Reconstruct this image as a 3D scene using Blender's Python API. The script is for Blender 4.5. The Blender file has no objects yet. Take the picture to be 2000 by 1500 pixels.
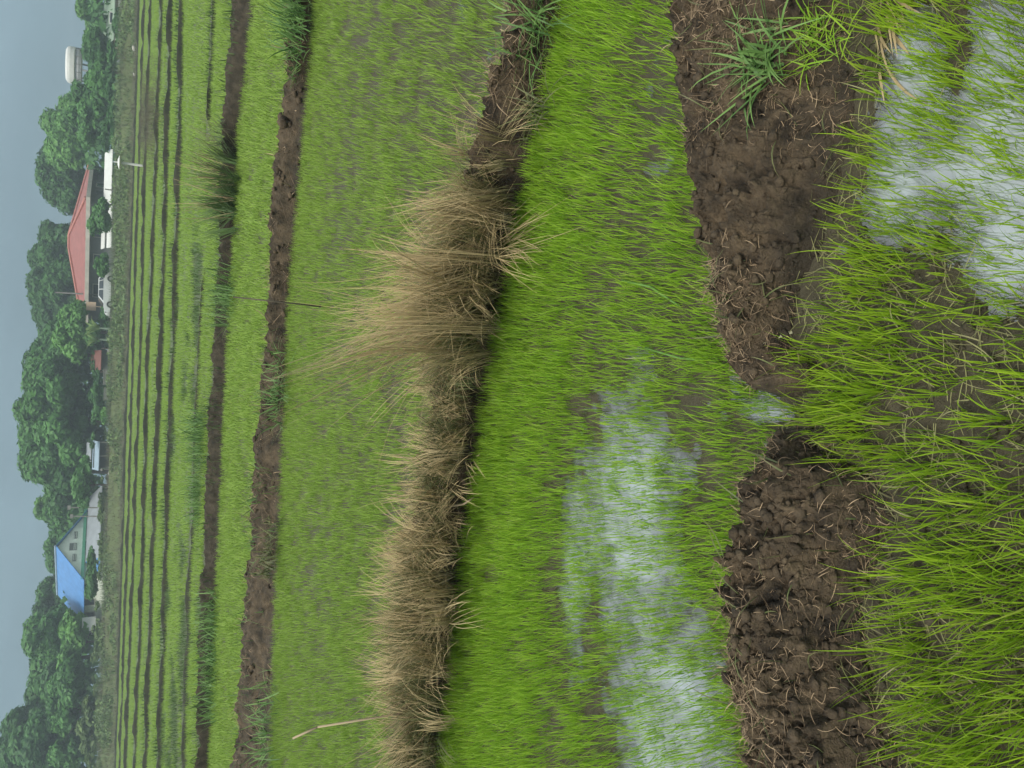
import bpy, math, random
import numpy as np
from mathutils import Vector, Matrix

# ------------------------------------------------------------------ camera, world, sun, exposure
scene = bpy.context.scene
col = scene.collection
R_ = math.radians
FPX = 1511.0                      # focal length in photograph pixels (2000 wide)
CAM = np.array([0.0, 0.0, 1.5])
PITCH = math.atan((1000 - 213) / FPX)
ROLL = R_(1.75)
Fw = np.array([0, math.cos(PITCH), -math.sin(PITCH)])
R0 = np.array([1.0, 0, 0])
U0 = np.array([0, math.sin(PITCH), math.cos(PITCH)])
Rc = math.cos(ROLL) * R0 + math.sin(ROLL) * U0
Uc = math.cos(ROLL) * U0 - math.sin(ROLL) * R0

cam_data = bpy.data.cameras.new('camera')
cam = bpy.data.objects.new('camera', cam_data)
col.objects.link(cam)
cam_data.sensor_fit = 'HORIZONTAL'
cam_data.sensor_width = 36
cam_data.lens = FPX / 2000 * 36
cam_data.clip_start = 0.05
cam_data.clip_end = 3000
cam.matrix_world = Matrix(((-Uc[0], Rc[0], -Fw[0], CAM[0]),
                           (-Uc[1], Rc[1], -Fw[1], CAM[1]),
                           (-Uc[2], Rc[2], -Fw[2], CAM[2]), (0, 0, 0, 1)))   # phone held upright, picture stored sideways
scene.camera = cam

SUN_EL, SUN_AZ = R_(58), R_(215)      # behind the viewer, over the left shoulder (azimuth clockwise from +Y)
world = bpy.data.worlds.new('World')
scene.world = world
world.use_nodes = True
wn, wl = world.node_tree.nodes, world.node_tree.links
wn.clear()
w_out = wn.new('ShaderNodeOutputWorld')
w_bg = wn.new('ShaderNodeBackground')
w_sky = wn.new('ShaderNodeTexSky')
w_sky.sky_type = 'NISHITA'
w_sky.sun_disc = False
w_sky.sun_elevation = SUN_EL
w_sky.sun_rotation = SUN_AZ
w_sky.air_density = 1.0
w_sky.dust_density = 3.0
w_sky.ozone_density = 2.0
w_mix = wn.new('ShaderNodeMix'); w_mix.data_type = 'RGBA'
w_tc = wn.new('ShaderNodeTexCoord')
w_noise = wn.new('ShaderNodeTexNoise')
w_noise.inputs['Scale'].default_value = 4.0
w_noise.inputs['Detail'].default_value = 5.0
w_map = wn.new('ShaderNodeMapping')
w_map.inputs['Scale'].default_value = (1, 1, 2.5)
# overcast: grey blue near the horizon, about three times as bright overhead
w_sep = wn.new('ShaderNodeSeparateXYZ')
w_clamp = wn.new('ShaderNodeClamp')
w_grad = wn.new('ShaderNodeMix'); w_grad.data_type = 'RGBA'
w_grad.inputs['A'].default_value = (0.40, 0.84, 1.10, 1)
w_grad.inputs['B'].default_value = (6.0, 6.5, 6.7, 1)
w_var = wn.new('ShaderNodeMapRange'); w_var.inputs['To Min'].default_value = 0.60; w_var.inputs['To Max'].default_value = 1.40
w_mul = wn.new('ShaderNodeVectorMath'); w_mul.operation = 'SCALE'
w_mix.inputs['Factor'].default_value = 0.94
wl.new(w_tc.outputs['Generated'], w_sep.inputs[0]); wl.new(w_sep.outputs['Z'], w_clamp.inputs['Value'])
wl.new(w_clamp.outputs[0], w_grad.inputs['Factor'])
wl.new(w_tc.outputs['Generated'], w_map.inputs['Vector'])
wl.new(w_map.outputs['Vector'], w_noise.inputs['Vector'])
wl.new(w_noise.outputs['Fac'], w_var.inputs['Value'])
wl.new(w_grad.outputs['Result'], w_mul.inputs[0]); wl.new(w_var.outputs[0], w_mul.inputs['Scale'])
wl.new(w_sky.outputs['Color'], w_mix.inputs['A'])
wl.new(w_mul.outputs['Vector'], w_mix.inputs['B'])
wl.new(w_mix.outputs['Result'], w_bg.inputs['Color'])
w_bg.inputs['Strength'].default_value = 0.085
wl.new(w_bg.outputs['Background'], w_out.inputs['Surface'])

sun_data = bpy.data.lights.new('sun', 'SUN')
sun_data.energy = 1.3
sun_data.angle = R_(20)
sun_data.color = (1.0, 0.96, 0.88)
sun = bpy.data.objects.new('sun', sun_data)
col.objects.link(sun)
sd = Vector((math.sin(SUN_AZ) * math.cos(SUN_EL), math.cos(SUN_AZ) * math.cos(SUN_EL), math.sin(SUN_EL)))
sun.rotation_euler = sd.to_track_quat('Z', 'Y').to_euler()

vs = scene.view_settings
vs.view_transform = 'Standard'; vs.look = 'None'; vs.gamma = 1.0; vs.use_curve_mapping = False
vs.exposure = 1.4
scene.render.engine = 'CYCLES'
scene.cycles.use_denoising = True
scene.cycles.max_bounces = 6
scene.cycles.transparent_max_bounces = 6
scene.cycles.use_adaptive_sampling = True
scene.cycles.adaptive_threshold = 0.02

rng = np.random.default_rng(7)
random.seed(7)

# ------------------------------------------------------------------ geometry helpers
def project(P):
    """world points (n,3) -> photograph coordinates (x right, y down in the sideways picture)"""
    d = P - CAM
    z = np.maximum(d @ Fw, 1e-3)
    return 1000 - FPX * (d @ Uc) / z, 750 - FPX * (d @ Rc) / z

def ray(x, y):
    return Fw - ((x - 1000) / FPX) * Uc + ((750 - y) / FPX) * Rc

def G(x, y, z=0.0):
    """where the sight line through a photograph point meets the level z"""
    d = ray(x, y)
    return CAM + d * ((z - CAM[2]) / d[2])

def at(x, y, Y):
    """the point of that sight line at distance Y"""
    d = ray(x, y)
    return CAM + d * (Y / d[1])

_perm = np.random.default_rng(3).permutation(4096)
_vals = np.random.default_rng(4).random(4096)
def _h(ix, iy):
    return _vals[(_perm[(ix & 4095)] + iy * 57 + (ix * 13)) & 4095]
def vnoise(x, y):
    ix, iy = np.floor(x).astype(np.int64), np.floor(y).astype(np.int64)
    fx, fy = x - ix, y - iy
    fx, fy = fx * fx * (3 - 2 * fx), fy * fy * (3 - 2 * fy)
    a = _h(ix, iy) * (1 - fx) + _h(ix + 1, iy) * fx
    b = _h(ix, iy + 1) * (1 - fx) + _h(ix + 1, iy + 1) * fx
    return a * (1 - fy) + b * fy
def fbm(x, y, f, octs=4, gain=0.5):
    s, a, t = 0.0, 1.0, 0.0
    for o in range(octs):
        ca, sa = math.cos(o * 1.1), math.sin(o * 1.1)
        s = s + a * (vnoise((x * ca - y * sa) * f + o * 17.3, (x * sa + y * ca) * f + o * 9.1) - 0.5)
        t += a; a *= gain; f *= 2.03
    return s / t * 2            # about -1..1
def sstep(a, b, x):
    t = np.clip((x - a) / (b - a), 0, 1)
    return t * t * (3 - 2 * t)

def np_mesh(name, verts, polys, attrs=None, smooth=False):
    """polys: list of (m,k) index arrays"""
    me = bpy.data.meshes.new(name)
    verts = np.asarray(verts, dtype=np.float32)
    me.vertices.add(len(verts))
    me.vertices.foreach_set('co', verts.ravel())
    loops = np.concatenate([np.asarray(p, dtype=np.int32).ravel() for p in polys])
    sizes = np.concatenate([np.full(len(p), np.asarray(p).shape[1], dtype=np.int32) for p in polys])
    starts = np.concatenate([[0], np.cumsum(sizes)[:-1]]).astype(np.int32)
    me.loops.add(len(loops)); me.loops.foreach_set('vertex_index', loops)
    me.polygons.add(len(sizes)); me.polygons.foreach_set('loop_start', starts)
    if smooth:
        me.polygons.foreach_set('use_smooth', np.ones(len(sizes), dtype=bool))
    for k, v in (attrs or {}).items():
        a = me.attributes.new(k, 'FLOAT', 'POINT')
        a.data.foreach_set('value', np.asarray(v, dtype=np.float32))
    me.update(calc_edges=True)
    return me

def link(name, me, mat=None, parent=None):
    o = bpy.data.objects.new(name, me)
    col.objects.link(o)
    if mat is not None and me is not None and not me.materials:
        me.materials.append(mat)
    if parent is not None:
        o.parent = parent
    return o

def tag(o, label=None, cat=None, group=None, kind=None):
    if label: o['label'] = label
    if cat: o['category'] = cat
    if group: o['group'] = group
    if kind: o['kind'] = kind
    return o

def empty(name, loc=(0, 0, 0), rz=0.0):
    o = bpy.data.objects.new(name, None)
    col.objects.link(o)
    o.location = loc; o.rotation_euler = (0, 0, rz)
    o.empty_display_size = 0.2
    return o

class MB:
    """collects simple solids into one mesh"""
    def __init__(s): s.v, s.f = [], []
    def add(s, v, f):
        n = len(s.v); s.v += [tuple(p) for p in v]; s.f += [tuple(i + n for i in q) for q in f]; return s
    def box(s, x0, x1, y0, y1, z0, z1):
        v = [(x, y, z) for z in (z0, z1) for y in (y0, y1) for x in (x0, x1)]
        return s.add(v, [(0, 2, 3, 1), (4, 5, 7, 6), (0, 1, 5, 4), (2, 6, 7, 3), (0, 4, 6, 2), (1, 3, 7, 5)])
    def prism(s, pts, d0, d1, axis='y'):
        n = len(pts)
        if axis == 'y': v = [(a, d, b) for d in (d0, d1) for a, b in pts]
        elif axis == 'x': v = [(d, a, b) for d in (d0, d1) for a, b in pts]
        else: v = [(a, b, d) for d in (d0, d1) for a, b in pts]
        f = [tuple(range(n)), tuple(range(2 * n - 1, n - 1, -1))] + [(i, i + n, (i + 1) % n + n, (i + 1) % n) for i in range(n)]
        return s.add(v, f)
    def tube(s, p, q, r0, r1=None, n=8):
        r1 = r0 if r1 is None else r1
        p, q = Vector(p), Vector(q); d = (q - p).normalized()
        a = d.orthogonal().normalized(); b = d.cross(a)
        v = [tuple(c + (a * math.cos(6.2832 * i / n) + b * math.sin(6.2832 * i / n)) * r) for c, r in ((p, r0), (q, r1)) for i in range(n)]
        return s.add(v, [(i, (i + 1) % n, (i + 1) % n + n, i + n) for i in range(n)] + [tuple(range(n - 1, -1, -1)), tuple(range(n, 2 * n))])
    def build(s, name, mat, parent=None, smooth=False):
        me = bpy.data.meshes.new(name)
        me.from_pydata(s.v, [], s.f)
        if smooth: me.polygons.foreach_set('use_smooth', [True] * len(me.polygons))
        me.update()
        return link(name, me, mat, parent)

# ------------------------------------------------------------------ materials
def new_mat(name):
    m = bpy.data.materials.new(name); m.use_nodes = True
    nt = m.node_tree; nt.nodes.clear()
    out = nt.nodes.new('ShaderNodeOutputMaterial')
    return m, nt, out

def c4(c): return (c[0], c[1], c[2], 1)

def blade_mat(name, dark, light, tip, tip_amt=0.5, transl=0.35, rough=0.5, old=None):
    m, nt, out = new_mat(name); N, L = nt.nodes, nt.links
    rnd = N.new('ShaderNodeAttribute'); rnd.attribute_name = 'rnd'
    t = N.new('ShaderNodeAttribute'); t.attribute_name = 't'
    mx = N.new('ShaderNodeMix'); mx.data_type = 'RGBA'
    mx.inputs['A'].default_value = c4(dark); mx.inputs['B'].default_value = c4(light)
    L.new(rnd.outputs['Fac'], mx.inputs['Factor'])
    if old:
        rp_o = N.new('ShaderNodeMapRange'); rp_o.inputs['From Min'].default_value = 0.86; rp_o.inputs['From Max'].default_value = 0.97
        mo = N.new('ShaderNodeMix'); mo.data_type = 'RGBA'; mo.inputs['B'].default_value = c4(old)
        L.new(rnd.outputs['Fac'], rp_o.inputs['Value']); L.new(rp_o.outputs[0], mo.inputs['Factor']); L.new(mx.outputs['Result'], mo.inputs['A']); mx = mo
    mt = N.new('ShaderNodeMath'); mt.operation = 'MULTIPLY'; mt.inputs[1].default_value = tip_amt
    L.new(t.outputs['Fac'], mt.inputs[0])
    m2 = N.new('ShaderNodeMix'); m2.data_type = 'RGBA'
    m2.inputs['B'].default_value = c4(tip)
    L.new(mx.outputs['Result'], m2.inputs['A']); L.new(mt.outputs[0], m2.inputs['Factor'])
    p = N.new('ShaderNodeBsdfPrincipled'); p.inputs['Roughness'].default_value = rough
    p.inputs['Specular IOR Level'].default_value = 0.3
    tr = N.new('ShaderNodeBsdfTranslucent')
    ms = N.new('ShaderNodeMixShader'); ms.inputs[0].default_value = transl
    L.new(m2.outputs['Result'], p.inputs['Base Color']); L.new(m2.outputs['Result'], tr.inputs['Color'])
    L.new(p.outputs[0], ms.inputs[1]); L.new(tr.outputs[0], ms.inputs[2]); L.new(ms.outputs[0], out.inputs[0])
    return m

def rough_mat(name, c0, c1, scale=3.0, rough=0.85, bump=0.0, bscale=None, detail=6, spec=0.3, metal=0.0):
    m, nt, out = new_mat(name); N, L = nt.nodes, nt.links
    tc = N.new('ShaderNodeTexCoord')
    n = N.new('ShaderNodeTexNoise'); n.inputs['Scale'].default_value = scale; n.inputs['Detail'].default_value = detail
    r = N.new('ShaderNodeValToRGB')
    r.color_ramp.elements[0].position = 0.32; r.color_ramp.elements[0].color = c4(c0)
    r.color_ramp.elements[1].position = 0.68; r.color_ramp.elements[1].color = c4(c1)
    p = N.new('ShaderNodeBsdfPrincipled'); p.inputs['Roughness'].default_value = rough
    p.inputs['Specular IOR Level'].default_value = spec; p.inputs['Metallic'].default_value = metal
    L.new(tc.outputs['Object'], n.inputs['Vector']); L.new(n.outputs['Fac'], r.inputs['Fac'])
    L.new(r.outputs['Color'], p.inputs['Base Color'])
    if bump:
        n2 = N.new('ShaderNodeTexNoise'); n2.inputs['Scale'].default_value = bscale or scale * 4; n2.inputs['Detail'].default_value = 8
        b = N.new('ShaderNodeBump'); b.inputs['Strength'].default_value = bump; b.inputs['Distance'].default_value = 0.02
        L.new(tc.outputs['Object'], n2.inputs['Vector']); L.new(n2.outputs['Fac'], b.inputs['Height']); L.new(b.outputs[0], p.inputs['Normal'])
    L.new(p.outputs[0], out.inputs[0])
    return m

def mud_mat(name, dry0, dry1, wet, z_wet=0.012, z_dry=0.06, far=None):
    """clay soil: crumbly light and dark patches, darker and shinier where it stands wet"""
    m, nt, out = new_mat(name); N, L = nt.nodes, nt.links
    geo = N.new('ShaderNodeNewGeometry')
    n1 = N.new('ShaderNodeTexNoise'); n1.inputs['Scale'].default_value = 9; n1.inputs['Detail'].default_value = 9; n1.inputs['Roughness'].default_value = 0.7
    r = N.new('ShaderNodeValToRGB')
    r.color_ramp.elements[0].position = 0.35; r.color_ramp.elements[0].color = c4(dry0)
    r.color_ramp.elements[1].position = 0.66; r.color_ramp.elements[1].color = c4(dry1)
    L.new(geo.outputs['Position'], n1.inputs['Vector']); L.new(n1.outputs['Fac'], r.inputs['Fac'])
    sx = N.new('ShaderNodeSeparateXYZ'); L.new(geo.outputs['Position'], sx.inputs[0])
    n3 = N.new('ShaderNodeTexNoise'); n3.inputs['Scale'].default_value = 6
    L.new(geo.outputs['Position'], n3.inputs['Vector'])
    n3.inputs['Detail'].default_value = 4
    ad = N.new('ShaderNodeMath'); ad.operation = 'MULTIPLY_ADD'; ad.inputs[1].default_value = 0.16
    L.new(n3.outputs['Fac'], ad.inputs[0]); L.new(sx.outputs['Z'], ad.inputs[2])
    mr = N.new('ShaderNodeMapRange'); mr.inputs['From Min'].default_value = z_wet + 0.09; mr.inputs['From Max'].default_value = z_dry + 0.12
    L.new(ad.outputs[0], mr.inputs['Value'])
    mx = N.new('ShaderNodeMix'); mx.data_type = 'RGBA'; mx.inputs['A'].default_value = c4(wet)
    L.new(mr.outputs[0], mx.inputs['Factor']); L.new(r.outputs['Color'], mx.inputs['B'])
    src = mx.outputs['Result']
    if far is not None:
        mf = N.new('ShaderNodeMapRange'); mf.inputs['From Min'].default_value = 9; mf.inputs['From Max'].default_value = 22
        L.new(sx.outputs['Y'], mf.inputs['Value'])
        m3 = N.new('ShaderNodeMix'); m3.data_type = 'RGBA'; m3.inputs['B'].default_value = c4(far)
        L.new(mf.outputs[0], m3.inputs['Factor']); L.new(src, m3.inputs['A']); src = m3.outputs['Result']
    ro = N.new('ShaderNodeMapRange'); ro.inputs['To Min'].default_value = 0.5; ro.inputs['To Max'].default_value = 0.92
    L.new(mr.outputs[0], ro.inputs['Value'])
    p = N.new('ShaderNodeBsdfPrincipled'); p.inputs['Specular IOR Level'].default_value = 0.35
    L.new(src, p.inputs['Base Color']); L.new(ro.outputs[0], p.inputs['Roughness'])
    n2 = N.new('ShaderNodeTexNoise'); n2.inputs['Scale'].default_value = 70; n2.inputs['Detail'].default_value = 8; n2.inputs['Roughness'].default_value = 0.65
    b = N.new('ShaderNodeBump'); b.inputs['Strength'].default_value = 1.0; b.inputs['Distance'].default_value = 0.018
    L.new(geo.outputs['Position'], n2.inputs['Vector']); L.new(n2.outputs['Fac'], b.inputs['Height']); L.new(b.outputs[0], p.inputs['Normal'])
    L.new(p.outputs[0], out.inputs[0])
    return m

M = {}
M['mud'] = mud_mat('paddy_mud', (0.042, 0.034, 0.019), (0.105, 0.086, 0.050), (0.070, 0.060, 0.036), far=(0.085, 0.11, 0.035))
M['bund'] = mud_mat('bund_clay', (0.020, 0.0150, 0.0095), (0.140, 0.100, 0.058), (0.034, 0.026, 0.016), 0.0, 0.05)
M['bund_mid'] = mud_mat('mid_bund_clay', (0.022, 0.018, 0.011), (0.115, 0.084, 0.050), (0.034, 0.027, 0.017), 0.0, 0.05)
M['bund_dark'] = mud_mat('dark_bund_clay', (0.018, 0.016, 0.010), (0.075, 0.060, 0.038), (0.028, 0.024, 0.015), 0.0, 0.05)
M['bund_far'] = rough_mat('weathered_bund', (0.014, 0.018, 0.009), (0.034, 0.034, 0.019), 3.0, 0.95, 0.6, 25)
M['rice'] = blade_mat('rice_leaf', (0.12, 0.25, 0.016), (0.38, 0.54, 0.036), (0.38, 0.53, 0.036), 0.35, 0.42, old=(0.42, 0.38, 0.13))
M['rice_mid'] = blade_mat('rice_leaf_short', (0.15, 0.33, 0.026), (0.37, 0.56, 0.05), (0.37, 0.55, 0.05), 0.35, 0.42, old=(0.40, 0.40, 0.14))
M['rice_far'] = blade_mat('rice_leaf_field', (0.19, 0.33, 0.05), (0.33, 0.47, 0.085), (0.33, 0.46, 0.08), 0.4, 0.4)
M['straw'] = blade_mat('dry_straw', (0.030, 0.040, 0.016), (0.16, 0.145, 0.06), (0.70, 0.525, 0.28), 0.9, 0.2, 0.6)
M['stalk'] = blade_mat('bleached_straw', (0.24, 0.18, 0.09), (0.52, 0.40, 0.22), (0.55, 0.42, 0.23), 0.4, 0.2, 0.6)
M['litter'] = blade_mat('old_straw', (0.065, 0.042, 0.024), (0.40, 0.29, 0.175), (0.34, 0.24, 0.145), 0.3, 0.1, 0.7)
M['dullgrass'] = blade_mat('dull_grass', (0.040, 0.062, 0.022), (0.13, 0.165, 0.058), (0.24, 0.21, 0.09), 0.6, 0.3)
M['weed'] = blade_mat('green_weed', (0.065, 0.15, 0.04), (0.19, 0.33, 0.09), (0.22, 0.34, 0.10), 0.4, 0.35)
M['weed_far'] = blade_mat('weed_bank', (0.05, 0.10, 0.03), (0.12, 0.20, 0.06), (0.16, 0.22, 0.08), 0.4, 0.3)
M['brush'] = blade_mat('dry_brush', (0.075, 0.075, 0.045), (0.16, 0.145, 0.09), (0.19, 0.17, 0.105), 0.5, 0.25)
M['trampled'] = blade_mat('trampled_leaf', (0.07, 0.075, 0.03), (0.30, 0.29, 0.13), (0.28, 0.24, 0.12), 0.4, 0.2)
M['pale'] = blade_mat('bleached_stalk', (0.40, 0.38, 0.24), (0.55, 0.52, 0.36), (0.5, 0.45, 0.3), 0.2, 0.2)

# water: shallow and silty, the mud bed shows through where it is thin
m, nt, out = new_mat('muddy_water'); N, L = nt.nodes, nt.links
geo = N.new('ShaderNodeNewGeometry')
ns = N.new('ShaderNodeTexNoise'); ns.inputs['Scale'].default_value = 5; ns.inputs['Detail'].default_value = 6
rp0 = N.new('ShaderNodeValToRGB')
rp0.color_ramp.elements[0].position = 0.35; rp0.color_ramp.elements[0].color = (0.155, 0.17, 0.165, 1)
rp0.color_ramp.elements[1].position = 0.62; rp0.color_ramp.elements[1].color = (0.24, 0.27, 0.28, 1)
p = N.new('ShaderNodeBsdfPrincipled'); p.inputs['Roughness'].default_value = 0.02; p.inputs['IOR'].default_value = 2.5
gl = N.new('ShaderNodeBsdfGlossy'); gl.inputs['Roughness'].default_value = 0.02
tp_ = N.new('ShaderNodeBsdfTransparent'); tp_.inputs['Color'].default_value = (0.75, 0.72, 0.62, 1)
wg = N.new('ShaderNodeMixShader'); wg.inputs[0].default_value = 0.16
dp = N.new('ShaderNodeAttribute'); dp.attribute_name = 'depth'
mr = N.new('ShaderNodeMapRange'); mr.inputs['From Min'].default_value = 0.0; mr.inputs['From Max'].default_value = 0.024
ms = N.new('ShaderNodeMixShader')
n1 = N.new('ShaderNodeTexNoise'); n1.inputs['Scale'].default_value = 16; n1.inputs['Detail'].default_value = 3
b = N.new('ShaderNodeBump'); b.inputs['Strength'].default_value = 0.12; b.inputs['Distance'].default_value = 0.006
L.new(geo.outputs['Position'], ns.inputs['Vector']); L.new(ns.outputs['Fac'], rp0.inputs['Fac']); L.new(rp0.outputs['Color'], p.inputs['Base Color'])
L.new(geo.outputs['Position'], n1.inputs['Vector']); L.new(n1.outputs['Fac'], b.inputs['Height']); L.new(b.outputs[0], p.inputs['Normal']); L.new(b.outputs[0], gl.inputs['Normal'])
L.new(tp_.outputs[0], wg.inputs[1]); L.new(gl.outputs[0], wg.inputs[2])
L.new(dp.outputs['Fac'], mr.inputs['Value']); L.new(mr.outputs[0], ms.inputs[0])
L.new(wg.outputs[0], ms.inputs[1]); L.new(p.outputs[0], ms.inputs[2]); L.new(ms.outputs[0], out.inputs[0]); M['water'] = m

def flat_mat(name, c, rough=0.6, var=0.12, scale=1.5, **k):
    return rough_mat(name, tuple(x * (1 - var) for x in c), tuple(min(1, x * (1 + var)) for x in c), scale, rough, **k)
M['red_roof'] = flat_mat('red_roof_metal', (0.25, 0.085, 0.070), 0.6)
M['red_cap'] = flat_mat('red_ridge_cap', (0.36, 0.14, 0.11), 0.6)
M['fascia'] = flat_mat('white_fascia', (0.42, 0.40, 0.34), 0.7)
M['greywall'] = flat_mat('grey_render', (0.16, 0.17, 0.16), 0.9)
M['darkwall'] = flat_mat('dark_wall', (0.07, 0.08, 0.075), 0.9)
M['creamwall'] = flat_mat('cream_wall', (0.80, 0.84, 0.74), 0.8)
M['blue_roof'] = flat_mat('blue_roof_metal', (0.065, 0.19, 0.41), 0.55)
M['grey_roof'] = flat_mat('pale_metal_roof', (0.26, 0.285, 0.30), 0.6)
M['paleblue_roof'] = flat_mat('pale_blue_roof', (0.25, 0.33, 0.39), 0.6)
M['palegreen_roof'] = flat_mat('pale_green_roof', (0.20, 0.27, 0.19), 0.7)
M['green_trim'] = flat_mat('green_trim', (0.10, 0.36, 0.22), 0.6)
M['white'] = flat_mat('white_paint', (0.55, 0.55, 0.51), 0.5, 0.05)
M['carwhite'] = flat_mat('car_paint', (0.62, 0.63, 0.61), 0.25, 0.02, spec=0.5)
M['glass'] = flat_mat('dark_glass', (0.035, 0.045, 0.05), 0.12, 0.05, spec=0.6)
M['tyre'] = flat_mat('tyre_rubber', (0.025, 0.025, 0.025), 0.9)
M['steel'] = flat_mat('grey_steel', (0.30, 0.30, 0.30), 0.6)
M['pinkwall'] = flat_mat('pink_wall', (0.32, 0.23, 0.19), 0.85)
M['orange'] = flat_mat('peach_board', (0.45, 0.32, 0.22), 0.8)
M['concrete'] = flat_mat('old_concrete', (0.20, 0.195, 0.17), 0.95)
M['bark'] = rough_mat('tree_bark', (0.06, 0.05, 0.035), (0.13, 0.11, 0.08), 4, 0.95)
M['stem_green'] = flat_mat('green_stem', (0.10, 0.20, 0.04), 0.6)
M['twig_pale'] = flat_mat('pale_twig', (0.34, 0.27, 0.17), 0.8)
M['rust'] = flat_mat('rusty_roof', (0.17, 0.075, 0.06), 0.9)

# ------------------------------------------------------------------ bund lines read from the photograph
def line(*pts):
    a = np.array(pts, float); return lambda y: np.interp(y, a[:, 0], a[:, 1])
BUNDS = {
 'B1R': dict(near=line((-500, 1735), (0, 1700), (150, 1702), (300, 1680), (400, 1650), (500, 1610), (600, 1572), (700, 1540), (790, 1535)),
             crest=line((-500, 1345), (0, 1360), (150, 1362), (350, 1378), (480, 1386), (550, 1400), (600, 1422), (650, 1446), (700, 1474), (750, 1494), (790, 1508)),
             y0=-500, y1=778, h=0.15, step=3.0, ns=100, taper=(0, 150)),
 'B1L': dict(near=line((825, 1556), (850, 1575), (890, 1640), (940, 1740), (1000, 1780), (1100, 1740), (1200, 1710), (1300, 1715), (1400, 1760), (1500, 1785), (2000, 1820)),
             crest=line((825, 1520), (850, 1512), (880, 1500), (920, 1486), (950, 1481), (1020, 1474), (1100, 1457), (1180, 1448), (1300, 1456), (1370, 1474), (1430, 1488), (1500, 1490), (2000, 1510)),
             y0=832, y1=2000, h=0.16, step=3.0, ns=100, taper=(75, 0)),
 'B2': dict(near=line((-600, 1290), (0, 1113), (100, 1093), (300, 1048), (550, 1000), (750, 962), (950, 932), (1150, 905), (1350, 885), (1500, 870), (2100, 815)),
            crest=line((-600, 1130), (0, 1003), (100, 988), (250, 955), (400, 930), (550, 908), (700, 885), (900, 852), (1050, 832), (1200, 818), (1350, 808), (1500, 795), (2100, 745)),
            y0=-600, y1=2100, h=0.20, step=4.5, ns=70, taper=(0, 0)),
 'B3': dict(near=line((-600, 668), (0, 622), (300, 600), (600, 572), (1000, 558), (1200, 550), (1500, 540), (2100, 518)),
            crest=line((-600, 610), (0, 577), (150, 562), (230, 550), (400, 541), (700, 522), (1000, 500), (1300, 478), (1500, 466), (2100, 440)),
            y0=-600, y1=2100, h=0.19, step=6, ns=40, taper=(0, 0)),
 'B4': dict(near=line((-600, 515), (0, 481), (300, 468), (600, 455), (900, 441), (1300, 424), (1500, 415), (2100, 390)),
            crest=line((-600, 490), (0, 461), (150, 452), (250, 441), (500, 430), (800, 413), (1100, 400), (1500, 388), (2100, 366)),
            y0=-600, y1=2100, h=0.20, step=4, ns=40, taper=(0, 0)),
 'B5': dict(near=line((-600, 445), (0, 426), (150, 419), (280, 411)), crest=line((-600, 432), (0, 415), (150, 409), (280, 403)),
            y0=-600, y1=280, h=0.08, step=6, ns=16, taper=(0, 60)),
 'B6': dict(near=line((480, 404), (700, 396), (1000, 385), (1250, 374), (1500, 368), (2100, 345)), crest=line((480, 394), (700, 385), (1000, 374), (1250, 360), (1500, 356), (2100, 335)),
            y0=480, y1=2100, h=0.09, step=6, ns=16, taper=(80, 0)),
 'L1': dict(mid=line((-600, 366), (0, 355), (350, 349), (700, 337), (1100, 323), (1450, 312), (2100, 290)), hw=5.0),
 'L2': dict(mid=line((-600, 346), (0, 334), (350, 325), (700, 315), (1100, 298), (1450, 286), (2100, 262)), hw=4.0),
 'L3': dict(mid=line((-600, 329), (0, 316), (350, 304), (700, 289), (1100, 279), (1450, 265), (2100, 243)), hw=4.0),
 'L4': dict(mid=line((-600, 305), (0, 295), (350, 284), (700, 275), (1100, 261), (1450, 247), (2100, 226)), hw=2.6),
 'L5': dict(mid=line((-600, 292), (0, 283), (350, 271), (700, 261), (1100, 249), (1450, 236), (2100, 215)), hw=1.8),
 'L6': dict(mid=line((-600, 283), (0, 273), (350, 262), (700, 251), (1100, 240), (1450, 228), (2100, 207)), hw=1.2),
}
for k, b in BUNDS.items():
    if 'mid' in b:
        mid, hw = b['mid'], b['hw']
        wob = lambda y, k=k, hw=hw: hw * 0.45 * fbm(np.asarray(y, float) / 60.0, np.zeros_like(np.asarray(y, float)) + ord(k[1]), 1.0, 3)
        b['near'] = lambda y, mid=mid, hw=hw, wob=wob: mid(y) + hw + wob(y)
        b['crest'] = lambda y, mid=mid, hw=hw, wob=wob: mid(y) - hw * 0.8 + 0.6 * wob(y)
        b.update(y0=-600, y1=2100, h=0.15 + 0.06 * (4.5 - hw) / 4, step=7, ns=12, taper=(0, 0))

def on_bund(x, y, pad=0.0):
    hit = np.zeros(len(x), bool)
    for b in BUNDS.values():
        hit |= (y >= b['y0']) & (y <= b['y1']) & (x < b['near'](y) - pad) & (x > b['crest'](y) + pad * 0.3)
    return hit

def blob(x, y, cx, cy, rx, ry):
    return np.exp(-(((x - cx) / rx) ** 2 + ((y - cy) / ry) ** 2) * 1.4)

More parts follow.
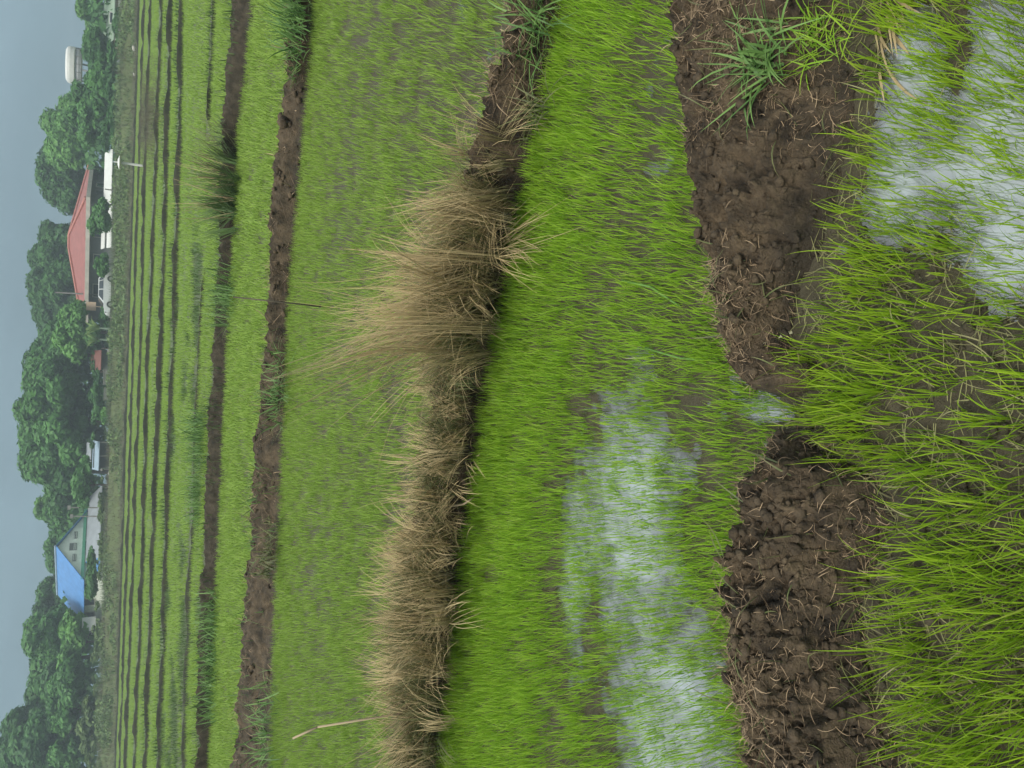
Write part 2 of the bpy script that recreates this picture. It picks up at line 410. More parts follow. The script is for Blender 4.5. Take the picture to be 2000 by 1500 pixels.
EDGE = 80.0                # far edge of the fields
def ground_h(X, Y):
    """height of the land; paddy beds near the water level 0"""
    P = np.stack([X, Y, np.zeros_like(X)], 1)
    x, y = project(P)
    vis = (Y > 0.3)
    far = sstep(4, 9, Y)
    z = 0.012 + (1 - far) * (0.012 * fbm(X, Y, 2.2, 4) + 0.014 * fbm(X, Y, 9, 4, 0.6) + 0.010 * fbm(X, Y, 24, 3, 0.6)) + far * (0.02 * fbm(X, Y, 0.8, 3))
    near = (Y < 3.9) & vis
    w = (0.9 * blob(x, y, 1235, 1010, 95, 270) + 1.0 * blob(x, y, 1315, 1420, 120, 260) + 0.15 * blob(x, y, 1440, 800, 70, 70)
         + 0.35 * blob(x, y, 1320, 50, 40, 60) + 0.3 * blob(x, y, 1290, 330, 40, 40) + 0.5 * blob(x, y, 1120, 1100, 30, 260)
         + 0.5 * blob(x, y, 1520, 806, 60, 22) + 0.75 * blob(x, y, 1940, 280, 170, 290) + 0.6 * blob(x, y, 1960, 520, 70, 70)
         + 0.5 * blob(x, y, 1740, 330, 60, 200) + 0.45 * blob(x, y, 1780, 90, 50, 130))
    mud = 0.9 * blob(x, y, 1780, 740, 170, 190) + 0.5 * blob(x, y, 1840, 1120, 130, 250) + 0.9 * blob(x, y, 1870, 60, 28, 160)
    z = z + near * (-0.052 * np.clip(w, 0, 1.2) + 0.028 * mud + 0.06 * mud * fbm(X, Y, 16, 4, 0.7))
    z = np.where(vis & (Y < 3.9), z, np.where(vis, np.maximum(z, 0.006), -0.03))
    z = z + 1.25 * sstep(EDGE, EDGE + 5, Y + 1.5 * fbm(X, Y, 0.12, 2))
    return z

# ground sheet
ys = np.concatenate([np.linspace(-30, 0.3, 12)[:-1], np.linspace(0.3, 4.2, 270), 4.2 * np.exp(np.linspace(0, math.log(330 / 4.2), 330))[1:]])
nc = 400
tt = np.linspace(-1, 1, nc)
half = 0.85 * np.abs(ys) + 1.6
XX = tt[None, :] * half[:, None]; YY = np.repeat(ys[:, None], nc, 1)
ZZ = ground_h(XX.ravel(), YY.ravel()).reshape(XX.shape)
def grid_faces(nr, nc_):
    i = np.arange(nr - 1)[:, None] * nc_ + np.arange(nc_ - 1)[None, :]
    i = i.ravel()
    return np.stack([i, i + 1, i + nc_ + 1, i + nc_], 1)
gme = np_mesh('ground', np.stack([XX.ravel(), YY.ravel(), ZZ.ravel()], 1), [grid_faces(len(ys), nc)], smooth=True)
ground = link('ground', gme, M['mud'])
tag(ground, 'wet brown mud of the flooded rice paddies', 'ground', kind='structure')

wy = np.linspace(0.15, 3.95, 240); wx = np.linspace(-4.5, 4.5, 420)
WX, WY = np.meshgrid(wx, wy)
water = link('water', np_mesh('water', np.stack([WX.ravel(), WY.ravel(), np.zeros(WX.size)], 1), [grid_faces(len(wy), len(wx))],
                              {'depth': -ground_h(WX.ravel(), WY.ravel())}, smooth=True), M['water'])
tag(water, 'shallow turbid water standing between the near rice seedlings', 'water', kind='structure')

# ------------------------------------------------------------------ bunds
SURF = {}
def make_bund(key, label, mat):
    b = BUNDS[key]
    yy = np.arange(b['y0'], b['y1'] + 0.1, b['step'])
    h = b['h']
    A = np.array([G(x, y, 0.0)[:2] for x, y in zip(b['near'](yy), yy)])
    C = np.array([G(x, y, h)[:2] for x, y in zip(b['crest'](yy), yy)])
    # keep the line of the crest clear of the foot
    d = C - A
    ln = np.linalg.norm(d, axis=1, keepdims=True)
    far = sstep(5, 12, A[:, 1:2])
    wd = np.clip(ln, 0.10, 1.3 - 0.9 * sstep(12, 20, A[:, 1:2]))
    C = A + d / ln * wd
    E = A + (C - A) / 0.70
    s = np.linspace(0, 1, b['ns'])
    X = A[:, None, 0] * (1 - s) + E[:, None, 0] * s
    Y = A[:, None, 1] * (1 - s) + E[:, None, 1] * s
    prof = sstep(0.0, 0.55, s) ** 0.75 * (1 - sstep(0.74, 1.0, s))
    tp = np.ones(len(yy))
    if b['taper'][0]: tp *= sstep(b['y0'], b['y0'] + b['taper'][0], yy)
    if b['taper'][1]: tp *= 1 - sstep(b['y1'] - b['taper'][1], b['y1'], yy)
    fx, fy = X.ravel(), Y.ravel()
    big = fbm(fx, fy, 3.0, 3).reshape(X.shape)
    med = fbm(fx, fy, 11.0, 4, 0.6).reshape(X.shape)
    fin = fbm(fx, fy, 42.0, 4, 0.6).reshape(X.shape)
    rid = 1 - 2 * np.abs(fbm(fx, fy, 16.0, 3, 0.6)).reshape(X.shape)
    env = np.minimum(prof * 1.6, 1.0) * tp[:, None] * (0.85 + 0.25 * sstep(-0.45, 0.35, fbm(fx + 9, fy, 2.6, 3))).reshape(X.shape)
    Z = h * prof[None, :] * tp[:, None] * (1 + 0.28 * big) + env * (0.028 * med + 0.028 * fin + 0.022 * rid + 0.020 * (1 - 3 * np.abs(fbm(fx + 3, fy + 8, 26.0, 2)).reshape(X.shape)) + 0.016 * fbm(fx, fy, 90.0, 3, 0.7).reshape(X.shape))
    Z = Z - 0.05 * (1 - sstep(0, 0.06, s))[None, :] - 0.05 * sstep(0.95, 1, s)[None, :] - 0.05 * (1 - tp)[:, None]
    if key.startswith('L') or key in ('B5', 'B6'):
        Z = h * prof[None, :] * tp[:, None] * (1 + 0.9 * fbm(fx, fy, 1.0, 5, 0.65).reshape(X.shape)) - 0.03 * (s == 0) - 0.03 * (s == 1) - 0.03 * (1 - tp)[:, None]
    X = X + 0.02 * fin * env; Y = Y + 0.03 * fbm(fx + 5, fy, 9.0, 3).reshape(X.shape) * np.minimum(1, s / 0.2)[None, :]
    V = np.stack([X.ravel(), Y.ravel(), Z.ravel()], 1)
    o = link('earth_bund', np_mesh('earth_bund', V, [grid_faces(len(yy), b['ns'])], smooth=True), mat)
    tag(o, label, 'bund', kind='structure')
    SURF[key] = (V.reshape(len(yy), b['ns'], 3), yy, s)
    return o
bund_objs = {}
bund_objs['B1R'] = make_bund('B1R', 'straw strewn brown mud bund beside the flooded corner, ending at the breach', M['bund'])
bund_objs['B1L'] = make_bund('B1L', 'broad crumbly mud bund by the dense long rice, ending at the breach', M['bund'])
bund_objs['B2'] = make_bund('B2', 'dark mud bund overgrown with tall dry grass', M['bund'])
bund_objs['B3'] = make_bund('B3', 'bare brown earth bund behind the dry grass bund', M['bund_mid'])
bund_objs['B4'] = make_bund('B4', 'dark low bund with a reed clump growing on it', M['bund_dark'])
bund_objs['B5'] = make_bund('B5', 'short weedy ridge of mud ending inside a green paddy', M['bund_far'])
bund_objs['B6'] = make_bund('B6', 'low broken ridge among dark green weeds', M['bund_far'])
for i in range(1, 7):
    bund_objs['L%d' % i] = tag(make_bund('L%d' % i, 'thin dark bund among the distant strips of rice', M['bund_far']), group='distant field bunds')

def surf_points(key, n, s0=0.05, s1=0.9, yr=None):
    V, yy, s = SURF[key]
    i = np.arange(len(yy)); 
    if yr: i = i[(yy >= yr[0]) & (yy <= yr[1])]
    j = np.arange(len(s))[(s >= s0) & (s <= s1)]
    a = rng.choice(i, n); c = rng.choice(j, n)
    return V[a, c].copy()

# clods of earth lying on the bunds
def clod_mesh(pts, sizes):
    import bmesh
    bm = bmesh.new(); bmesh.ops.create_icosphere(bm, subdivisions=1, radius=1)
    base = np.array([v.co[:] for v in bm.verts]); tri = np.array([[v.index for v in f.verts] for f in bm.faces]); bm.free()
    Vs, Fs = [], []
    for k, (p_, r) in enumerate(zip(pts, sizes)):
        q = base * (1 + 0.75 * fbm(base[:, 0] + k * 3.1, base[:, 1] + base[:, 2] * 1.7, 1.5, 3, 0.7)[:, None])
        q = q * np.array([1, rng.uniform(0.7, 1.2), rng.uniform(0.5, 0.9)]) * r
        a = rng.uniform(0, 6.28); ca, sa = math.cos(a), math.sin(a)
        q = np.stack([q[:, 0] * ca - q[:, 1] * sa, q[:, 0] * sa + q[:, 1] * ca, q[:, 2]], 1) + p_ + np.array([0, 0, r * 0.15])
        Vs.append(q); Fs.append(tri + k * len(base))
    return np_mesh('clods', np.concatenate(Vs), [np.concatenate(Fs)])
def clods(key, n, r0, r1, extra=()):
    pts = surf_points(key, n, 0.05, 0.85); sz = r0 + (r1 - r0) * rng.random(n) ** 5
    if extra:
        pts = np.concatenate([pts, np.array([e[0] for e in extra])]); sz = np.concatenate([sz, [e[1] for e in extra]])
    o = link('clods', clod_mesh(pts, sz), M['bund'], bund_objs[key]); o['kind'] = 'stuff'
clods('B1R', 2600, 0.002, 0.017)
clods('B1L', 2600, 0.002, 0.017, [(G(1452, 1180, 0.13), 0.030), (G(1497, 925, 0.10), 0.03)])
clods('B2', 700, 0.005, 0.022)
clods('B3', 700, 0.008, 0.045, [(G(556, 240, 0.18), 0.07), (G(549, 228, 0.2), 0.05)])

# ------------------------------------------------------------------ blades
def blades(name, base, az, Ln, Wd, lean, bend, segs, rnd=None, twist=None, curl=0.3):
    n = len(base)
    cu = rng.normal(0, curl, n)
    tw = rng.uniform(-0.6, 0.6, n) if twist is None else twist
    wx, wy = -np.sin(az + tw), np.cos(az + tw)
    P = base.copy(); lv = []
    for j in range(segs + 1):
        f = j / segs
        w = Wd * (0.55 + 0.45 * min(1, f * 4)) * (1 - f ** 2.2) * 0.5
        if j < segs:
            lv.append(np.stack([P[:, 0] - wx * w, P[:, 1] - wy * w, P[:, 2]], 1)); lv.append(np.stack([P[:, 0] + wx * w, P[:, 1] + wy * w, P[:, 2]], 1))
        else:
            lv.append(P.copy())
        ph = lean + bend * ((j + 0.5) / segs) ** 1.4
        st = Ln / segs
        dirx, diry = np.cos(az + cu * (j / segs) ** 1.2), np.sin(az + cu * (j / segs) ** 1.2)
        P = P + np.stack([np.sin(ph) * dirx * st, np.sin(ph) * diry * st, np.cos(ph) * st], 1)
    k = 2 * segs + 1
    V = np.stack(lv, 1).reshape(n * k, 3)
    b0 = np.arange(n) * k
    quads = np.concatenate([np.stack([b0 + 2 * j, b0 + 2 * j + 1, b0 + 2 * j + 3, b0 + 2 * j + 2], 1) for j in range(segs - 1)]) if segs > 1 else np.zeros((0, 4), int)
    tris = np.stack([b0 + 2 * segs - 2, b0 + 2 * segs - 1, b0 + 2 * segs], 1)
    t = np.tile(np.concatenate([np.repeat(np.arange(segs) / segs, 2), [1.0]]), n)
    r = np.repeat(rng.random(n) if rnd is None else rnd, k)
    return np_mesh(name, V, ([quads] if len(quads) else []) + [tris], {'t': t, 'rnd': r})

def tufts(name, pts, nb, spread, L0, L1, W, lean, bend, segs, scale=None, grow=True):
    n = len(pts)
    sc = np.ones(n) if scale is None else scale
    base = np.repeat(pts, nb, 0)
    a = rng.uniform(0, 6.2832, n * nb); rr = spread * np.sqrt(rng.random(n * nb)) * np.repeat(sc, nb)
    base = base + np.stack([np.cos(a) * rr, np.sin(a) * rr, np.zeros_like(a)], 1)
    az = a + rng.normal(0, 0.8, n * nb)
    tint = np.repeat(rng.random(n), nb)
    return blades(name, base, az, rng.uniform(L0, L1, n * nb) * (np.repeat(sc, nb) if grow else 1.0), W * rng.uniform(0.7, 1.2, n * nb) * (1.0 if grow else np.repeat(sc, nb)),
                  np.abs(rng.normal(lean, lean * 0.7, n * nb)), rng.uniform(0, bend, n * nb), segs,
                  np.clip(0.5 * tint + 0.5 * rng.random(n * nb), 0, 1))

def sample(y0, y1, dens, margin=0.9):
    """random ground points between two distances, dens per square metre, thinned towards the sides of the view"""
    hw1 = 0.56 * y1 + margin + 0.3
    n = int((y1 - y0) * 2 * hw1 * dens)
    X = rng.uniform(-hw1, hw1, n); Y = rng.uniform(y0, y1, n)
    k = np.abs(X) < 0.56 * Y + margin + 0.3
    X, Y = X[k], Y[k]
    x, y = project(np.stack([X, Y, np.zeros_like(X)], 1))
    return X, Y, x, y

def keep_stuff(name, me, mat, label, cat):
    return tag(link(name, me, mat), label, cat, kind='stuff')


# --- paddy 0: the nearest, long seedlings
X, Y, x, y = sample(0.45, 1.6, 1900)
nearB1 = np.where(y < 750, BUNDS['B1R']['near'](y), np.where(y > 850, BUNDS['B1L']['near'](y), 1545))
d0 = (0.66 + 1.0 * sstep(850, 1150, y) * sstep(1700, 1830, x) + 1.0 * blob(x, y, 1690, 790, 150, 190) + 0.8 * blob(x, y, 1780, 300, 150, 330) + 0.3 * sstep(700, 400, y)
      + 0.5 * blob(x, y, 1720, 560, 90, 60) - 0.35 * blob(x, y, 1850, 760, 100, 110) - 0.2 * blob(x, y, 1930, 430, 70, 200) + 0.35 * fbm(X, Y, 5, 3))
d0 = d0 * (0.25 + 0.75 * sstep(0, 110, x - nearB1)) - 0.5 * blob(x, y, 1600, 560, 110, 110)
k = (x > nearB1 - 12) & (rng.random(len(x)) < d0 * 0.9)
pts = np.stack([X, Y, np.maximum(ground_h(X, Y), -0.02)], 1)[k]
sc = np.where(y[k] > 900, 1.05, 0.85) * rng.uniform(0.7, 1.2, k.sum())
keep_stuff('rice_seedlings', tufts('rice_seedlings', pts, 5, 0.016, 0.05, 0.16, 0.0034, 0.13, 0.75, 6, sc), M['rice'],
           'long bright green rice seedlings at the foot of the broad crumbly bund', 'rice')

# --- paddy 1: between the near bund and the dry grass bund
X, Y, x, y = sample(1.2, 4.4, 2000)
farB1 = np.where(y < 750, BUNDS['B1R']['crest'](y), np.where(y > 850, BUNDS['B1L']['crest'](y), 1500))
inside = (x < farB1 + 25) & (x > BUNDS['B2']['near'](y) + 2)
fr = (x - BUNDS['B2']['near'](y)) / (farB1 - BUNDS['B2']['near'](y))
d1 = (1.05 - 0.85 * sstep(0.18, 0.42, fr) + 0.55 * sstep(0.70, 0.9, fr) + 0.45 * sstep(700, 250, y) * sstep(0.85, 0.5, fr) + 0.45 * fbm(X, Y, 4, 3)
      - 0.55 * blob(x, y, 1235, 1010, 80, 250) - 0.6 * blob(x, y, 1315, 1400, 100, 230) + 0.3 * blob(x, y, 1300, 580, 100, 160)
      - 0.25 * sstep(0.75, 0.95, fr) * sstep(720, 500, y) + 0.30 * blob(x, y, 1150, 1330, 60, 200))
k = inside & (rng.random(len(x)) < np.clip(d1, 0.42, 1))
pts = np.stack([X, Y, np.maximum(ground_h(X, Y), -0.015)], 1)[k]
keep_stuff('rice_seedlings', tufts('rice_seedlings', pts, 8, 0.03, 0.04, 0.095, 0.0031, 0.16, 0.75, 4), M['rice_mid'],
           'short bright green rice seedlings standing in water before the dry grass bund', 'rice')

# --- paddy 2: between the dry grass bund and the bare bund, thinner
X, Y, x, y = sample(2.4, 8.5, 620)
inside = (x < BUNDS['B2']['crest'](y) + 30) & (x > BUNDS['B3']['near'](y) - 5)
fr = (x - BUNDS['B3']['near'](y)) / (BUNDS['B2']['crest'](y) - BUNDS['B3']['near'](y))
d2 = 0.76 + 0.35 * sstep(0.12, 0.0, fr) + 0.25 * blob(fr, fr * 0, 0.5, 0, 0.12, 1) + 0.38 * fbm(X, Y * 1.6, 1.6, 3) - 0.15 * sstep(700, 200, y)
k = inside & (rng.random(len(x)) < np.clip(d2, 0.18, 1))
pts = np.stack([X, Y, ground_h(X, Y)], 1)[k]
keep_stuff('rice_seedlings', tufts('rice_seedlings', pts, 9, 0.05, 0.04, 0.08, 0.0042, 0.2, 0.7, 3), M['rice_far'],
           'thin patchy rice seedlings between the dry grass bund and the bare bund', 'rice')

# --- paddy 3: the even green strip
X, Y, x, y = sample(6, 14.5, 200)
inside = (x < BUNDS['B3']['crest'](y) + 12) & (x > BUNDS['B4']['near'](y) - 2)
k = inside & (rng.random(len(x)) < np.clip(0.95 + 0.2 * fbm(X, Y, 1, 2), 0, 1))
pts = np.stack([X, Y, ground_h(X, Y)], 1)[k]
keep_stuff('rice_seedlings', tufts('rice_seedlings', pts, 10, 0.08, 0.06, 0.11, 0.009, 0.35, 0.8, 2), M['rice_far'],
           'even bright green strip of rice behind the bare brown bund', 'rice')

# --- far paddies
P_, W_ = [], []
for (a, b_, dens) in ((9, 16, 110), (16, 26, 60), (26, 45, 28), (45, 81, 12)):
    X, Y, x, y = sample(a, b_, dens, 1.0)
    weedy = (x < 405) & (x > BUNDS['L1']['near'](y)) & (y > 480) & (fbm(X, Y, 0.55, 3) > 0.24)
    dry = blob(x, y, 292, 235, 26, 75) > rng.random(len(x)) * 1.1
    k = (x < BUNDS['B4']['crest'](y) + 5) & ~on_bund(x, y, 0.0) & ~weedy & ~dry & (Y < EDGE)
    P_.append((np.stack([X, Y, ground_h(X, Y)], 1)[k], 1.0 + a / 30))
parts = []
me_pts = np.concatenate([p for p, s_ in P_]); me_s = np.concatenate([np.full(len(p), s_) for p, s_ in P_])
keep_stuff('rice_field', tufts('rice_field', me_pts, 9, 0.13, 0.06, 0.12, 0.016, 0.5, 0.7, 1, me_s, False), M['rice_far'],
           'distant green rice fields reaching to the tree line', 'rice')
# --- dry patch and weeds in the far fields
X, Y, x, y = sample(20, 60, 14, 1.0)
k = (blob(x, y, 292, 235, 28, 80) > rng.random(len(x)))
keep_stuff('dry_grass', tufts('dry_grass', np.stack([X, Y, ground_h(X, Y)], 1)[k], 9, 0.2, 0.15, 0.35, 0.02, 0.4, 0.7, 1), M['brush'],
           'dry brown grass patch among the distant rice strips', 'grass')
X, Y, x, y = sample(10, 24, 40, 1.0)
k = (x < 415) & (x > BUNDS['L1']['near'](y)) & (y > 440) & (fbm(X, Y, 0.55, 3) > 0.18 + 0.2 * (rng.random(len(x)) - 0.3))
keep_stuff('weeds', tufts('weeds', np.stack([X, Y, ground_h(X, Y)], 1)[k], 9, 0.12, 0.07, 0.18, 0.012, 0.5, 0.8, 2), M['weed_far'],
           'dark green weeds overrunning the low broken ridge', 'weeds')

# --- straw litter and small grass on the bunds
def litter(key, n, L0, L1, W, label, mat, s0=0.02, s1=0.85, lean=1.45, yr=None, name='straw_litter'):
    pts = surf_points(key, 3 * n, s0, s1, yr) + np.array([0, 0, 0.004])
    pts = pts[np.argsort(-fbm(pts[:, 0], pts[:, 1], 4.0, 3) + rng.normal(0, 0.28, 3 * n))[:n]]      # it lies in drifts
    me = blades(name, pts, rng.uniform(0, 6.2832, n), rng.uniform(L0, L1, n), W * rng.uniform(0.6, 1.3, n),
                rng.normal(lean, 0.3, n), rng.normal(0, 0.8, n), 5, rng.random(n) ** 1.6, None, 1.3)
    return keep_stuff(name, me, mat, label, 'straw' if 'straw' in name else 'grass')
litter('B1R', 6500, 0.008, 0.06, 0.0018, 'old brown straw strewn over the bund beside the flooded corner', M['litter'])
litter('B1L', 5600, 0.008, 0.06, 0.0018, 'old brown straw strewn over the broad crumbly bund', M['litter'])
litter('B2', 2600, 0.04, 0.16, 0.0035, 'fallen tan straw covering the dry grass bund', M['litter'])
litter('B3', 2200, 0.05, 0.22, 0.007, 'straw bits lying on the bare brown bund', M['litter'])
litter('B1L', 230, 0.05, 0.14, 0.004, 'thin green grass sprouting from the broad crumbly bund', M['dullgrass'], lean=0.8, name='sprouting_grass')
litter('B1R', 200, 0.05, 0.13, 0.004, 'thin green grass sprouting from the bund beside the flooded corner', M['dullgrass'], lean=0.8, name='sprouting_grass')
litter('B3', 500, 0.06, 0.2, 0.008, 'sparse weeds growing along the bare brown bund', M['weed'], lean=0.7, yr=(640, 2100), name='sprouting_grass')
litter('B4', 1500, 0.05, 0.2, 0.012, 'short weeds growing along the dark low bund', M['weed_far'], lean=0.6, name='sprouting_grass')
for _k, _n in (('L1', 3000), ('L2', 2600), ('L3', 2200), ('L4', 1500)):
    litter(_k, _n, 0.06, 0.22, 0.018, 'weeds fringing a thin dark bund among the distant rice strips', M['weed_far'], lean=0.6, name='sprouting_grass')['group'] = 'weeds on the distant bunds'
litter('B5', 700, 0.05, 0.2, 0.012, 'short weeds growing on the ridge ending inside a green paddy', M['weed_far'], lean=0.6, name='sprouting_grass')

# --- bits of straw and trampled leaves on the wet mud of the nearest paddy
X, Y, x, y = sample(0.5, 1.7, 3000)
zz = ground_h(X, Y)
k = (zz > -0.004) & (x > 1540)
pts = np.stack([X, Y, zz + 0.003], 1)[k]; n = len(pts)
keep_stuff('trampled_leaves', blades('trampled_leaves', pts, rng.uniform(0, 6.2832, n), rng.uniform(0.015, 0.10, n), rng.uniform(0.0015, 0.0035, n),
           rng.normal(1.45, 0.2, n), rng.normal(0.1, 0.4, n), 5, rng.random(n), None, 1.0), M['trampled'], 'trampled leaves and straw bits on the wet mud of the nearest paddy', 'leaves')
cl = link('mud_crumbs', clod_mesh(pts[rng.choice(n, 2200)], 0.002 + 0.013 * rng.random(2200) ** 4), M['mud']); tag(cl, 'crumbs of wet mud lying between the nearest rice', 'mud', kind='stuff')

# --- clumps of grass, each a plant
def clump(name, label, pos, n, spread, L0, L1, W, lean, bend, mat, dirn=None, dspread=3.14, group=None, extra=None, sx=1.0):
    pos = np.array(pos, float)
    base = np.stack([np.clip(rng.normal(0, spread * sx, n), -1.7 * spread * sx, 1.7 * spread * sx), np.clip(rng.normal(0, spread, n), -1.7 * spread, 1.7 * spread), np.full(n, -0.01)], 1)
    base[:, 2] -= 0.25 * np.abs(base[:, 1])
    az = rng.uniform(0, 6.2832, n) if dirn is None else dirn + rng.uniform(-dspread, dspread, n)
    Ls = rng.uniform(L0, L1, n); le = np.abs(rng.normal(lean, 0.40, n)); be = rng.uniform(0, bend * 1.3, n); rn = rng.random(n)
    if n > 200:                          # the blades stick together in locks
        g = rng.integers(0, n // 14, n)
        first = np.full(n // 14, -1); first[g[::-1]] = np.arange(n)[::-1]
        f = first[g]
        base[:, :2] = base[f, :2] + rng.normal(0, 0.012, (n, 2)) * (1 + 3 * spread)
        az = az[f] + rng.normal(0, 0.22, n); le = np.abs(le[f] + rng.normal(0, 0.10, n)); be = be[f] + rng.normal(0, 0.2, n)
        Ls = Ls[f] * rng.uniform(0.55, 1.1, n); rn = np.clip(0.6 * rn[f] + 0.5 * rng.random(n), 0, 1)
    me = blades(name, base, az, Ls, W * rng.uniform(0.6, 1.2, n), le, be, 5, rn)
    o = link(name, me, M[mat]); o.location = pos
    tag(o, label, 'grass clump', group)
    if extra:
        nm, m2, n2, l0, l1, w2, le2, be2, d2, ds2 = extra
        b2 = np.stack([np.clip(rng.normal(0, spread * sx * 0.7, n2), -1.2 * spread * sx, 1.2 * spread * sx), np.clip(rng.normal(0, spread * 0.6, n2), -spread, spread), np.full(n2, -0.01)], 1)
        link(nm, blades(nm, b2, d2 + rng.uniform(-ds2, ds2, n2), rng.uniform(l0, l1, n2), w2 * rng.uniform(0.6, 1.2, n2),
                        np.abs(rng.normal(le2, 0.15, n2)), rng.uniform(0, be2, n2), 5), M[m2], o)
    return o
def crest_pt(key, y, off=12, z=None):
    h = BUNDS[key]['h'] * 0.9 if z is None else z
    return G(BUNDS[key]['crest'](y) + off, y, h)
LEFT, AWAY = math.pi, math.pi / 2
# big dry clump on the dry grass bund
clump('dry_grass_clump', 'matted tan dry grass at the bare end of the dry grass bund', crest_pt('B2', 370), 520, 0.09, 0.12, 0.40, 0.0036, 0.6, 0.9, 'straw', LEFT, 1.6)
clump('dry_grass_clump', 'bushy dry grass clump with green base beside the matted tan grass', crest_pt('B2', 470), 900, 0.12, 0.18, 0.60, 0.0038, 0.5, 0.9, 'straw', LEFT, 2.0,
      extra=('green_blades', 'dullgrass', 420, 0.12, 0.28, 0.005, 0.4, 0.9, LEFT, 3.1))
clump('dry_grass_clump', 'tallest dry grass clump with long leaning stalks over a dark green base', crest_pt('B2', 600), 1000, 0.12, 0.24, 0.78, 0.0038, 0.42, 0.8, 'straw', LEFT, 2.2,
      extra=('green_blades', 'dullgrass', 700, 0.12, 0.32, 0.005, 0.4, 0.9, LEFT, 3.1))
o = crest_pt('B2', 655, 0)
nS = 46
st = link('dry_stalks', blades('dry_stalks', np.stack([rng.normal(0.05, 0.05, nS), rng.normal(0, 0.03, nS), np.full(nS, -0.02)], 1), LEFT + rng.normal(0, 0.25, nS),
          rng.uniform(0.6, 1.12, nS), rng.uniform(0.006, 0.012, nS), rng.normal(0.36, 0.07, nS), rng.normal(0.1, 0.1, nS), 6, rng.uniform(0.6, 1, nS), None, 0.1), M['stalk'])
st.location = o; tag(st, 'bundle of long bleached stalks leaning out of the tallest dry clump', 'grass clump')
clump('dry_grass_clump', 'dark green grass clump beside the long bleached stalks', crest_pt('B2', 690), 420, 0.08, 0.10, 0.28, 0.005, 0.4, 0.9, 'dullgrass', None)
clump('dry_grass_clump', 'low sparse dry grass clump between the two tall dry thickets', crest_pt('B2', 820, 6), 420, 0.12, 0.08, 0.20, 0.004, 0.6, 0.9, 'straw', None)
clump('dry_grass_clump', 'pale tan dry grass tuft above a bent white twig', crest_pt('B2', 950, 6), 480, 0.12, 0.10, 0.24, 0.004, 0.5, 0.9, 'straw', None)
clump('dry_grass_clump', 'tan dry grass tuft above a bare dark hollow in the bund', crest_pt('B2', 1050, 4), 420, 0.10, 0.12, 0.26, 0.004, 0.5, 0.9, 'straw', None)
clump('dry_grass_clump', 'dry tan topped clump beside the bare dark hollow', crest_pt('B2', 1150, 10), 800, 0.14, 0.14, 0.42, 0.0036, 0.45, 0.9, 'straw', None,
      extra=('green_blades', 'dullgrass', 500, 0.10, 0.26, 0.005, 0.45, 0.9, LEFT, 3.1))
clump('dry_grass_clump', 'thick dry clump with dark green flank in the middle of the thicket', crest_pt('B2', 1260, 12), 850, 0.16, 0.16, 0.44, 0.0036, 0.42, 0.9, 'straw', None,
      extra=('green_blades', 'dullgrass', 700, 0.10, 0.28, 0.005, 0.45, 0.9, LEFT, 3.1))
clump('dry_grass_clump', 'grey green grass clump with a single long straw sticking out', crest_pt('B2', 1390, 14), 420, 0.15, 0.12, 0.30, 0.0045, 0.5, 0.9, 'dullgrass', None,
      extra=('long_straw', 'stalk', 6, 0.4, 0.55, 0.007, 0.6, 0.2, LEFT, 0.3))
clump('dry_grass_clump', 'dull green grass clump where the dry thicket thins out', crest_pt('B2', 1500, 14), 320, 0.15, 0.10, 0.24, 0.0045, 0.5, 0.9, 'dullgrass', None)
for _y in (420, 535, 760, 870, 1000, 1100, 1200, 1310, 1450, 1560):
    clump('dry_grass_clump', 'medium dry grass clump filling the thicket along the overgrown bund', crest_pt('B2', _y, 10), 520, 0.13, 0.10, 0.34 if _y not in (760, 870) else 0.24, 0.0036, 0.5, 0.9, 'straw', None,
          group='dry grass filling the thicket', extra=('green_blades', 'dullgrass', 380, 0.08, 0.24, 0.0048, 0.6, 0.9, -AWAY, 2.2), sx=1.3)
# other clumps
clump('grass_clump', 'bright green leafy grass clump on the bund beside the flooded corner', G(1490, 110, 0.13), 90, 0.035, 0.08, 0.20, 0.008, 0.75, 0.9, 'weed', None)
clump('grass_clump', 'loose light green grass on the slope towards the flooded corner', G(1590, 60, 0.08), 110, 0.045, 0.05, 0.13, 0.0042, 0.7, 0.9, 'rice_mid', None)
clump('grass_clump', 'grey green trailing grass clump at the end of the dry grass bund', G(1040, 60, 0.12), 110, 0.06, 0.10, 0.28, 0.008, 0.9, 1.0, 'weed', None)
clump('grass_clump', 'trailing grass runner hanging down the face of the dry grass bund', G(1040, 220, 0.10), 60, 0.05, 0.08, 0.2, 0.007, 1.0, 1.0, 'dullgrass', None)
clump('grass_clump', 'dark green broad leaved clump on the bare brown bund', G(580, 35, 0.17), 170, 0.14, 0.20, 0.42, 0.016, 0.6, 0.9, 'weed', None)
clump('grass_clump', 'small trailing weed next to the broad leaved clump', G(578, 120, 0.15), 60, 0.10, 0.12, 0.30, 0.014, 0.9, 0.9, 'weed', None)
clump('grass_clump', 'grey green weed clump spilling over the bare brown bund', G(540, 760, 0.14), 160, 0.13, 0.10, 0.30, 0.012, 0.8, 0.9, 'weed', None, sx=1.5)
clump('grass_clump', 'low weeds halfway along the bare brown bund', G(525, 1080, 0.14), 140, 0.12, 0.08, 0.25, 0.012, 0.8, 0.9, 'dullgrass', None, sx=1.4)
clump('grass_clump', 'fresh green weeds at the overgrown end of the bare brown bund', G(515, 1460, 0.14), 160, 0.18, 0.12, 0.32, 0.012, 0.7, 0.9, 'weed', None, sx=2)
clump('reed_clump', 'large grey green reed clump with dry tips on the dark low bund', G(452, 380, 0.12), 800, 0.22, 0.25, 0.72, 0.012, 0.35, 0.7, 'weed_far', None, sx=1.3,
      extra=('dry_reeds', 'stalk', 40, 0.5, 0.95, 0.010, 0.3, 0.5, 0.0, 3.1))
